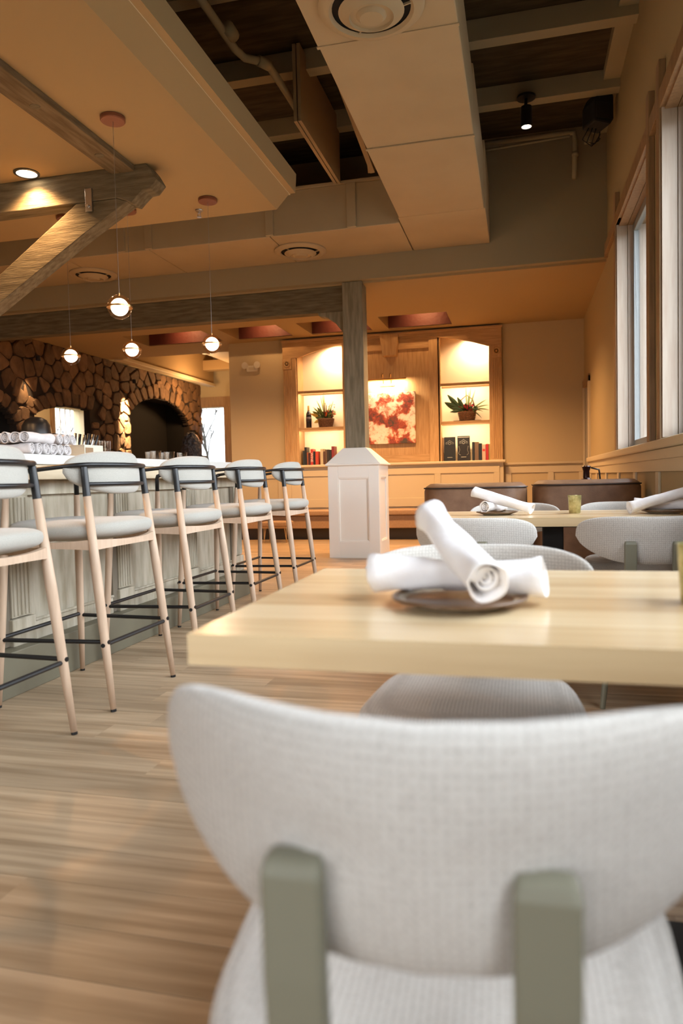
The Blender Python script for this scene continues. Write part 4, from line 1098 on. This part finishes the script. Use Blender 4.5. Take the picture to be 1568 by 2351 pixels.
# wine bottle
wbm = mat('dark_bottle_glass', (.012, .008, .010), .08, spec=.6)
bo = thing('wine_bottle', 'dark wine bottle with a gold capsule on the left shelf', 'bottle', (-3.48, 11.80, 1.837))
MB().lathe([(0, 0), (.044, 0), (.047, .006), (.047, .22), (.042, .25), (.020, .285), (.016, .30), (.016, .33), (0, .33)], 28).build('bottle_body', wbm, bo, smooth='auto')
MB().lathe([(.0165, .29), (.0172, .30), (.0172, .375), (.0155, .38), (0, .38)], 20).build('capsule', BRASS, bo, smooth='auto')
MB().lathe([(.0476, .12), (.0476, .185)], 28).build('bottle_label', mat('bottle_label', (.05, .03, .03), .6), bo, smooth=True)
# baskets of foliage
def leaf(b, base, tip, w, sag=.0, n=5, up=Vector((0, 0, 1)), mi=0):
    base = Vector(base); tip = Vector(tip); d = tip - base
    sd = d.cross(Vector((0.3, 1, .2))).normalized()
    pts = []
    for k in range(n + 1):
        u = k / n
        c = base + d * u + Vector((0, 0, -sag * (u * u) + sag * u * .6))
        ww = w * math.sin(PI * min(.97, u * .9 + .08)) ** .8
        pts.append((c - sd * ww, c + Vector((0, -.25 * ww, .2 * ww)), c + sd * ww))
    v = [q for p in pts for q in p]
    f = []
    for k in range(n):
        a = 3 * k
        f += [(a, a + 1, a + 4, a + 3), (a + 1, a + 2, a + 5, a + 4)]
    b.add(v, f, mi)
G1 = mat('leaf_dark', (.03, .06, .02), .5); G2 = mat('leaf_olive', (.12, .15, .04), .5); G3 = mat('leaf_yellow', (.45, .28, .04), .5)
R1 = mat('flower_maroon', (.14, .015, .02), .6); R2 = mat('flower_orange', (.45, .09, .02), .6); R3 = mat('flower_red', (.5, .03, .05), .6)
def basket(loc, label, R, h, seed, style):
    rnd = random.Random(seed)
    t = thing('flower_basket', label, 'plant', loc); t.scale = (1.22, 1.1, 1.28) if style == 0 else (1.2, 1.1, 1.2)
    MB().lathe([(0, 0), (R * .72, 0), (R * .76, .01), (R * .98, h), (R * .90, h), (R * .70, .015), (0, .015)], 26).build('basket', WICKER, t, smooth='auto')
    rr = MB()
    for k in range(int(h / .018)):
        z = .012 + k * .018; rad = R * .76 + (R * .22) * z / h + .002
        rr.tube([(rad * math.cos(2 * PI * j / 20), rad * math.sin(2 * PI * j / 20), z + .003 * (j % 2)) for j in range(20)], .006, 6, closed=True)
    rr.build('weave_rings', WICKER, t, smooth=True)
    MB().tube([(-R * .1, -.02, h), (-R * .14, -.02, h + .16), (0.0, -.02, h + .205), (R * .12, -.02, h + .16), (R * .14, -.02, h)] if style == 0 else [(-R * .95, 0, h), (-R * .6, 0, h + .16), (0, 0, h + .22), (R * .6, 0, h + .16), (R * .95, 0, h)], .008, 8).build('basket_handle', WICKER, t, smooth=True)
    MB().box(-R * 1.4, R * 1.5, -R * .7, R * .7, -.002, .004).build('tray', BLACKM, t) if style else MB().box(-R * .9, R * 1.2, -R * .6, R * .6, -.002, .003).build('tray', CASING, t)
    # filler foliage
    for (mt, nm, n, wd) in ((G1, 'leaf_cluster', 46, .016), (G2, 'leaf_cluster', 26, .014), (R1, 'flower_cluster', 30, .012), (R2 if style == 0 else R3, 'flower_cluster', 16, .013)):
        b = MB()
        for k in range(n):
            a = rnd.uniform(0, 2 * PI); q = rnd.uniform(0, R * .95)
            bs = Vector((q * math.cos(a), q * math.sin(a) * .8, h - .01 + rnd.uniform(0, .07 if nm[0] == 'l' else .10)))
            if nm[0] == 'f' and style == 0: bs.x = abs(bs.x) * .9 + .01
            d = Vector((math.cos(a) * .6 + rnd.uniform(-.5, .5), math.sin(a) * .4 + rnd.uniform(-.3, .3), rnd.uniform(-.1, 1))).normalized()
            leaf(b, bs, bs + d * rnd.uniform(.03, .075), wd, .01, 3)
        b.build(nm, mt, t)['kind'] = 'stuff'
    return t
b0 = basket((-3.18, 11.80, 1.840), 'wicker basket of mixed flowers and grasses on the left shelf', .118, .115, 4, 0)
for k, (dx, dz, dy) in enumerate(((-.22, .20, -.03), (-.26, .24, .02), (-.17, .34, -.02), (-.10, .40, .01), (-.03, .43, -.02), (-.07, .42, .03), (.10, .26, -.02), (.15, .30, .02))):
    b = MB(); leaf(b, (dx * .1, 0, .11), (dx * .72, dy, .11 + dz * .78),   .010, .05 if dx < -.1 else -.0, 7); b.build('grass_blade', G2, b0)
for k, (dx, dz) in enumerate(((-.17, .10), (-.20, .07), (-.12, .02), (-.15, -.05), (-.10, .15))):
    b = MB(); leaf(b, (dx * .4, -.04, .11 + dz * .3), (dx, -.07, .12 + dz), .022, .02, 5); b.build('broad_leaf', G3 if k in (1, 3) else G2, b0)
bb = MB()
rnd = random.Random(2)
for k in range(16):
    x = rnd.uniform(.03, .13); z = rnd.uniform(.14, .30)
    bb.lathe([(0, -.006), (.005, -.003), (.006, 0), (.005, .003), (0, .006)], 8, (x, rnd.uniform(-.05, .05), z))
bb.build('berries', R1, b0, smooth=True)
b1 = basket((-.835, 11.80, 1.850), 'wicker basket with broad green leaves and red flowers on the right shelf', .125, .125, 9, 1)
for k, (dx, dz, w_) in enumerate(((-.29, .14, .042), (-.25, .24, .036), (-.20, .06, .028), (-.22, .01, .022), (-.12, .20, .03))):
    b = MB(); leaf(b, (dx * .3, -.03, .14), (dx, -.05, .12 + dz), w_, .01, 7); b.build('broad_leaf', G1, b1)
for k, (dx, dz, sg_) in enumerate(((.06, .30, 0), (.12, .28, 0), (-.01, .33, 0), (.03, .26, 0), (.27, .16, .04), (.30, .10, .07), (.22, .02, .07), (.20, -.06, .09), (.30, .04, .08))):
    b = MB(); leaf(b, (dx * .2, 0, .14), (dx * .95, -.03 + .01 * k, .13 + dz), .009, sg_, 7); b.build('grass_blade', G2, b1)
# emergency light on the far wall
em = thing('emergency_light', 'two-headed emergency light on the far wall left of the bookcase', 'emergency light', (-4.43, FW, 2.90))
MB().box(-.10, .10, -.06, 0, -.07, .03).build('housing', WHITEP, em, bev=.015)
MB().box(-.05, .05, -.064, -.058, -.045, .0).build('face_plate', BEIGE, em)
for s in (-1, 1):
    MB().lathe([(0, .03), (.045, .03), (.058, -.02), (.050, -.02), (0, -.012)], 20, (0, 0, 0), ax='y').build('lamp_head', WHITEP, em, smooth='auto')
    o = C.objects[-1] if False else None
for s, o in zip((-1, 1), [q for q in ALLOBJ() if q.parent == em and q.name.startswith('lamp_head')]):
    o.location = (.11 * s, -.07, .03)
# thermostat / jug by the booth
jg = thing('dark_jug', 'dark metal jug standing behind the right booth by the doorway', 'jug', (.575, 6.95, .0))
MB().lathe([(0, .70), (.07, .70), (.085, .74), (.075, .87), (.05, .91), (.03, .93), (.028, .99), (.04, 1.03), (.03, 1.04), (0, 1.04)], 24).build('jug_body', mat('jug_metal', (.03, .012, .01), .25, metal=.6), jg, smooth='auto')
MB().tube([(.04, 0, 1.02), (.11, 0, 1.0), (.12, 0, .90), (.08, 0, .80)], .008, 8).build('jug_handle', BLACK, jg, smooth=True)
MB().lathe([(0, 0), (.16, 0), (.16, .015), (.02, .03), (.02, .68), (.14, .69), (.14, .70), (0, .70)], 24).build('pedestal_stand', BLACKM, jg, smooth='auto')

# ================================================================== STONE WALL (left background)
SX = -7.62
sw = struct(bpy.data.objects.new('wall_stone', None)); C.objects.link(sw)
Y0, Y1, Z0, Z1 = 8.95, 16.45, .85, 3.33
def in_open(y, z, pad=0.0):
    # niche at the left, pass-through, fireplace arch
    if 8.6 < y < 9.75 + pad and z < 1.75 + .50 * math.sqrt(max(0, 1 - ((y - 9.15) / (.62 + pad)) ** 2)) + pad: return 1
    if 10.15 - pad < y < 11.77 + pad and z < 1.95 + .38 * math.sqrt(max(0, 1 - ((y - 11.35) / (1.25 + pad)) ** 2)) + pad: return 2
    if 13.15 - pad < y < 15.80 + pad and z < 2.10 + .68 * math.sqrt(max(0, 1 - ((y - 14.45) / (1.40 + pad)) ** 2)) + pad: return 3
    return 0
# mortar backing made of slim columns that follow the arches
bk_ = MB(); n = 150
for k in range(n):
    a = Y0 + (Y1 - Y0) * k / n; b = a + (Y1 - Y0) / n
    zt = 0
    z = .3
    while z < 3.0 and not (zt and not in_open((a + b) / 2, z)):
        if in_open((a + b) / 2, z): zt = z
        z += .02
    if zt: bk_.box(SX - .12, SX, a, b, zt + .02, Z1)
    else: bk_.box(SX - .12, SX, a, b, 0, Z1)
bk_.build('mortar', MORTAR, sw)
# firebox / niche interiors
MB().box(SX - .62, SX - .58, 13.0, 16.0, 0, 2.9).box(SX - .62, SX - .12, 12.95, 13.15, 0, 2.9).box(SX - .62, SX - .12, 15.8, 16.0, 0, 2.9).box(SX - .62, SX - .12, 13.1, 15.85, 2.82, 2.9).build('firebox_lining', SOOT, sw)
MB().box(SX - .5, SX - .45, 8.3, 9.9, 0, 2.4).box(SX - .5, SX - .12, 9.75, 9.85, 0, 2.4).box(SX - .5, SX - .12, 8.3, 9.85, 2.3, 2.4).build('niche_lining', SOOT, sw)
MB().box(SX - .55, SX + .05, 13.15, 15.8, 0, .35).build('hearth_slab', STONE, sw, bev=.02)
# voussoir stones round each arch, then an irregular field by Voronoi clipping
cells = []
def clip(poly, nx, ny, d):
    out = []
    for i in range(len(poly)):
        p = poly[i]; q = poly[(i + 1) % len(poly)]
        a = p[0] * nx + p[1] * ny - d; b = q[0] * nx + q[1] * ny - d
        if a <= 0: out.append(p)
        if (a < 0 < b) or (b < 0 < a):
            t = a / (a - b); out.append((p[0] + (q[0] - p[0]) * t, p[1] + (q[1] - p[1]) * t))
    return out
def arch_ring(cy, cz, rx, rz, a0, a1, n, dep):
    for k in range(n):
        t0 = a0 + (a1 - a0) * k / n + .012; t1 = a0 + (a1 - a0) * (k + 1) / n - .012
        d2 = dep * random.uniform(.85, 1.15)
        cells.append([(cy + rx * math.cos(t0), cz + rz * math.sin(t0)), (cy + rx * math.cos(t1), cz + rz * math.sin(t1)),
                      (cy + (rx + d2) * math.cos(t1), cz + (rz + d2) * math.sin(t1)), (cy + (rx + d2) * math.cos(t0), cz + (rz + d2) * math.sin(t0))])
arch_ring(14.45, 2.10, 1.42, .70, .12, PI - .15, 17, .30)
arch_ring(11.35, 1.95, 1.27, .40, 1.18, 2.72, 9, .26)
arch_ring(9.15, 1.75, .64, .52, .15, 1.9, 7, .22)
for (ya, yb, zt_) in ((11.79, 12.02, 2.02), (9.90, 10.12, 1.95), (12.92, 13.13, 2.10), (15.83, 16.06, 2.10)):
    z = .62
    while z < zt_:
        hh_ = random.uniform(.18, .30); w0_ = random.uniform(-.03, .03)
        cells.append([(ya - (w0_ if ya in (9.90, 12.92) else 0), z), (yb + (w0_ if ya not in (9.90, 12.92) else 0), z + .01), (yb, min(z + hh_, zt_ + .1)), (ya, min(z + hh_, zt_ + .1) - .01)])
        z += hh_ + .012
cells += [[(9.80, 2.03), (10.02, 1.99), (10.05, 2.20), (9.83, 2.23)], [(9.73, 2.27), (9.94, 2.26), (10.02, 2.43), (9.84, 2.52)], [(9.66, 2.50), (9.80, 2.50), (9.84, 2.70), (9.70, 2.72)], [(9.97, 2.25), (10.14, 2.22), (10.22, 2.36), (10.06, 2.42)]]
rnd = random.Random(21)
seeds = []
tries = 0
while len(seeds) < 205 and tries < 9000:
    tries += 1
    p = (rnd.uniform(Y0, Y1), rnd.uniform(Z0, Z1))
    if in_open(p[0], p[1], .27): continue
    if all(((p[0] - q[0]) / 1.15) ** 2 + (p[1] - q[1]) ** 2 > .040 for q in seeds): seeds.append(p)
for i, s in enumerate(seeds):
    poly = [(max(Y0, s[0] - .4), max(Z0, s[1] - .4)), (min(Y1, s[0] + .4), max(Z0, s[1] - .4)), (min(Y1, s[0] + .4), min(Z1, s[1] + .4)), (max(Y0, s[0] - .4), min(Z1, s[1] + .4))]
    for j, q in enumerate(seeds):
        if i == j: continue
        dx, dy = q[0] - s[0], q[1] - s[1]
        if dx * dx + dy * dy > .8: continue
        mx_, my_ = (s[0] + q[0]) / 2, (s[1] + q[1]) / 2; l_ = math.hypot(dx, dy)
        nx, ny = dx / l_, dy / l_
        poly = clip(poly, nx, ny, mx_ * nx + my_ * ny - .008)
        if len(poly) < 3: break
    if len(poly) < 3: continue
    # pull vertices out of the arch rings
    good = []
    for (y_, z_) in poly:
        k = 0
        while in_open(y_, z_, .24) and k < 14:
            y_ += (s[0] - y_) * .14; z_ += (s[1] - z_) * .14; k += 1
        good.append((y_, z_))
    cells.append(good)
for c in cells:
    cy_ = sum(p[0] for p in c) / len(c); cz_ = sum(p[1] for p in c) / len(c)
    if cz_ > 3.32: continue
    # round the outline
    out = []
    for i in range(len(c)):
        p = c[i]; q = c[(i + 1) % len(c)]; r = c[i - 1]
        out.append((p[0] * .82 + r[0] * .18, p[1] * .82 + r[1] * .18)); out.append((p[0] * .82 + q[0] * .18, p[1] * .82 + q[1] * .18))
    dep = rnd.uniform(.015, .05); m_ = len(out)
    v = [(-.05, y_ - cy_, z_ - cz_) for (y_, z_) in out] + [(dep * .7, (y_ - cy_) * .99, (z_ - cz_) * .99) for (y_, z_) in out] + [(dep + rnd.uniform(-.005, .005), (y_ - cy_) * .88, (z_ - cz_) * .88) for (y_, z_) in out] + [(dep + rnd.uniform(-.002, .004), 0, 0)]
    f = []
    for L_ in (0, 1):
        for i in range(m_): f.append((L_ * m_ + i, L_ * m_ + (i + 1) % m_, (L_ + 1) * m_ + (i + 1) % m_, (L_ + 1) * m_ + i))
    for i in range(m_): f.append((2 * m_ + i, 2 * m_ + (i + 1) % m_, 3 * m_))
    f.append(tuple(range(m_)))
    MB().add(v, f).build('stone', STONE, sw, loc=(SX, cy_, cz_))
# end face stones
for k in range(9):
    z = .1 + k * .36
    MB().box(SX - .12, SX + .02, Y1 - .02, Y1 + rnd.uniform(.03, .12), z, z + .33).build('stone', STONE, sw, bev=.03)
# wall-washing lamps on the piers
def sconce(y, label, pw):
    t = thing('pier_light', label, 'wall light', (SX + .26, y, 2.98))
    MB().lathe([(0, .03), (.035, .03), (.04, -.04), (.032, -.04), (0, -.02)], 16).build('lamp_can', BLACK, t, smooth='auto')
    MB().tube([(-.24, 0, .0), (-.02, 0, .02)], .008, 8).build('stem', BLACK, t)
    light('pier_beam', 'SPOT', (SX + .26, y, 2.92), pw, (1, .66, .34), .02, (0, math.radians(22), 0), math.radians(42), .7)
sconce(12.92, 'small dark lamp washing the stone pier beside the big arch', 900)
sconce(10.0, 'small dark lamp washing the stone pier at the far left', 35)

# person standing beyond the bar, seen from behind
pe = thing('person', 'person with long dark curly hair standing beyond the far end of the bar', 'person', (-3.84, 8.05, 0))
def skin_body(verts, edges, radii, name, mt, parent, sub=2):
    me = bpy.data.meshes.new(name); me.from_pydata(verts, edges, [])
    o = bpy.data.objects.new(name, me); C.objects.link(o); o.parent = parent
    me.materials.append(mt)
    md = o.modifiers.new('skin', 'SKIN'); md.use_smooth_shade = True
    for k, r in enumerate(radii): me.skin_vertices[0].data[k].radius = (r, r) if not isinstance(r, tuple) else r
    me.skin_vertices[0].data[0].use_root = True
    s_ = o.modifiers.new('sub', 'SUBSURF'); s_.levels = 1; s_.render_levels = 1
    return o
CL = mat('dark_clothes', (.015, .013, .014), .85); SKIN_ = mat('skin', (.50, .29, .19), .5); HAIR = mat('dark_hair', (.007, .004, .003), .7, bump=(50, 1.0), noise=(30, (.022, .009, .005), 1))
V = [(0, 0, .86), (0, 0, 1.05), (0, 0, 1.24), (0, .01, 1.30), (0, .0, 1.36), (0, -.01, 1.44), (0, -.02, 1.50),
     (-.15, 0, 1.25), (-.19, .02, 1.02), (-.17, .12, .84), (.15, 0, 1.25), (.19, .02, 1.02), (.17, .12, .84),
     (-.085, 0, .80), (-.09, .01, .45), (-.09, -.02, .08), (-.09, .1, .03), (.085, 0, .80), (.09, .01, .45), (.09, -.02, .08), (.09, .1, .03)]
E_ = [(0, 1), (1, 2), (2, 3), (3, 4), (4, 5), (5, 6), (2, 7), (7, 8), (8, 9), (2, 10), (10, 11), (11, 12), (0, 13), (13, 14), (14, 15), (15, 16), (0, 17), (17, 18), (18, 19), (19, 20)]
Rr = [(.15, .10), (.125, .09), (.14, .09), .055, .05, .085, .075, .05, .04, .03, .05, .04, .03, .085, .055, .04, .035, .085, .055, .04, .035]
skin_body(V, E_, Rr, 'body', CL, pe)
MB().sup(.078, .105, .088, 1, 1, lambda p: Vector((p.x, p.y + .01, p.z + 1.455)), 24, 12).build('head', SKIN_, pe, smooth=True)
hm = MB()
hm.sup(.115, .17, .11, .95, .9, lambda p: Vector((p.x * (1.0 - .25 * (p.z / .17)), p.y - .035, p.z + 1.40 + (0 if p.z > 0 else p.z * .6))), 30, 16)
ho = hm.build('hair', HAIR, pe, smooth=True)
dsp = ho.modifiers.new('sub', 'SUBSURF'); dsp.levels = 2; dsp.render_levels = 2
tx2 = bpy.data.textures.new('curls', 'CLOUDS'); tx2.noise_scale = .035
dm = ho.modifiers.new('disp', 'DISPLACE'); dm.texture = tx2; dm.strength = .045

# bare trees outside the far windows
def tree(x, y, h, seed, label):
    rnd = random.Random(seed); b = MB()
    def grow(p, d, L_, r, lv):
        pts = [p]; dd = d.copy()
        for k in range(4):
            dd = (dd + Vector((rnd.uniform(-.18, .18), rnd.uniform(-.18, .18), .08))).normalized()
            pts.append(pts[-1] + dd * L_ / 4)
        b.tube(pts, [r, r * .9, r * .8, r * .7, r * .55], 5, cap=False)
        if lv < 4:
            for k in range(3 if lv else 5):
                q = pts[rnd.choice((1, 2, 3, 4))]
                nd = (dd + Vector((rnd.uniform(-.8, .8), rnd.uniform(-.8, .8), rnd.uniform(-.1, .6)))).normalized()
                grow(q, nd, L_ * .62, r * .66, lv + 1)
    grow(Vector((0, 0, 0)), Vector((0, 0, 1)), h * .5, .05, 0)
    t = thing('bare_tree', label, 'tree', (x, y, -.3))
    b.build('trunk_and_branches', BARK, t, fix=False)
tree(-8.55, 19.4, 4.4, 3, 'bare winter tree outside the window right of the stone wall')
tree(-13.5, 17.6, 4.6, 8, 'bare winter tree outside the windows seen through the stone arch')
gr = struct(MB().box(-60, 60, -60, 60, -.45, -.35).build('ground', mat('winter_ground', (.13, .12, .10), .95)))

# ================================================================== unseen warm fill lights added to brighten the low-ceiling zone
for (x, y) in ((-4.6, 9.7), (-3.0, 9.6), (-1.2, 9.8), (-.8, 9.6)):
    light('zone_fill', 'SPOT', (x, y, 3.30), 115, WARM, .06, (0, 0, 0), math.radians(140), .7)
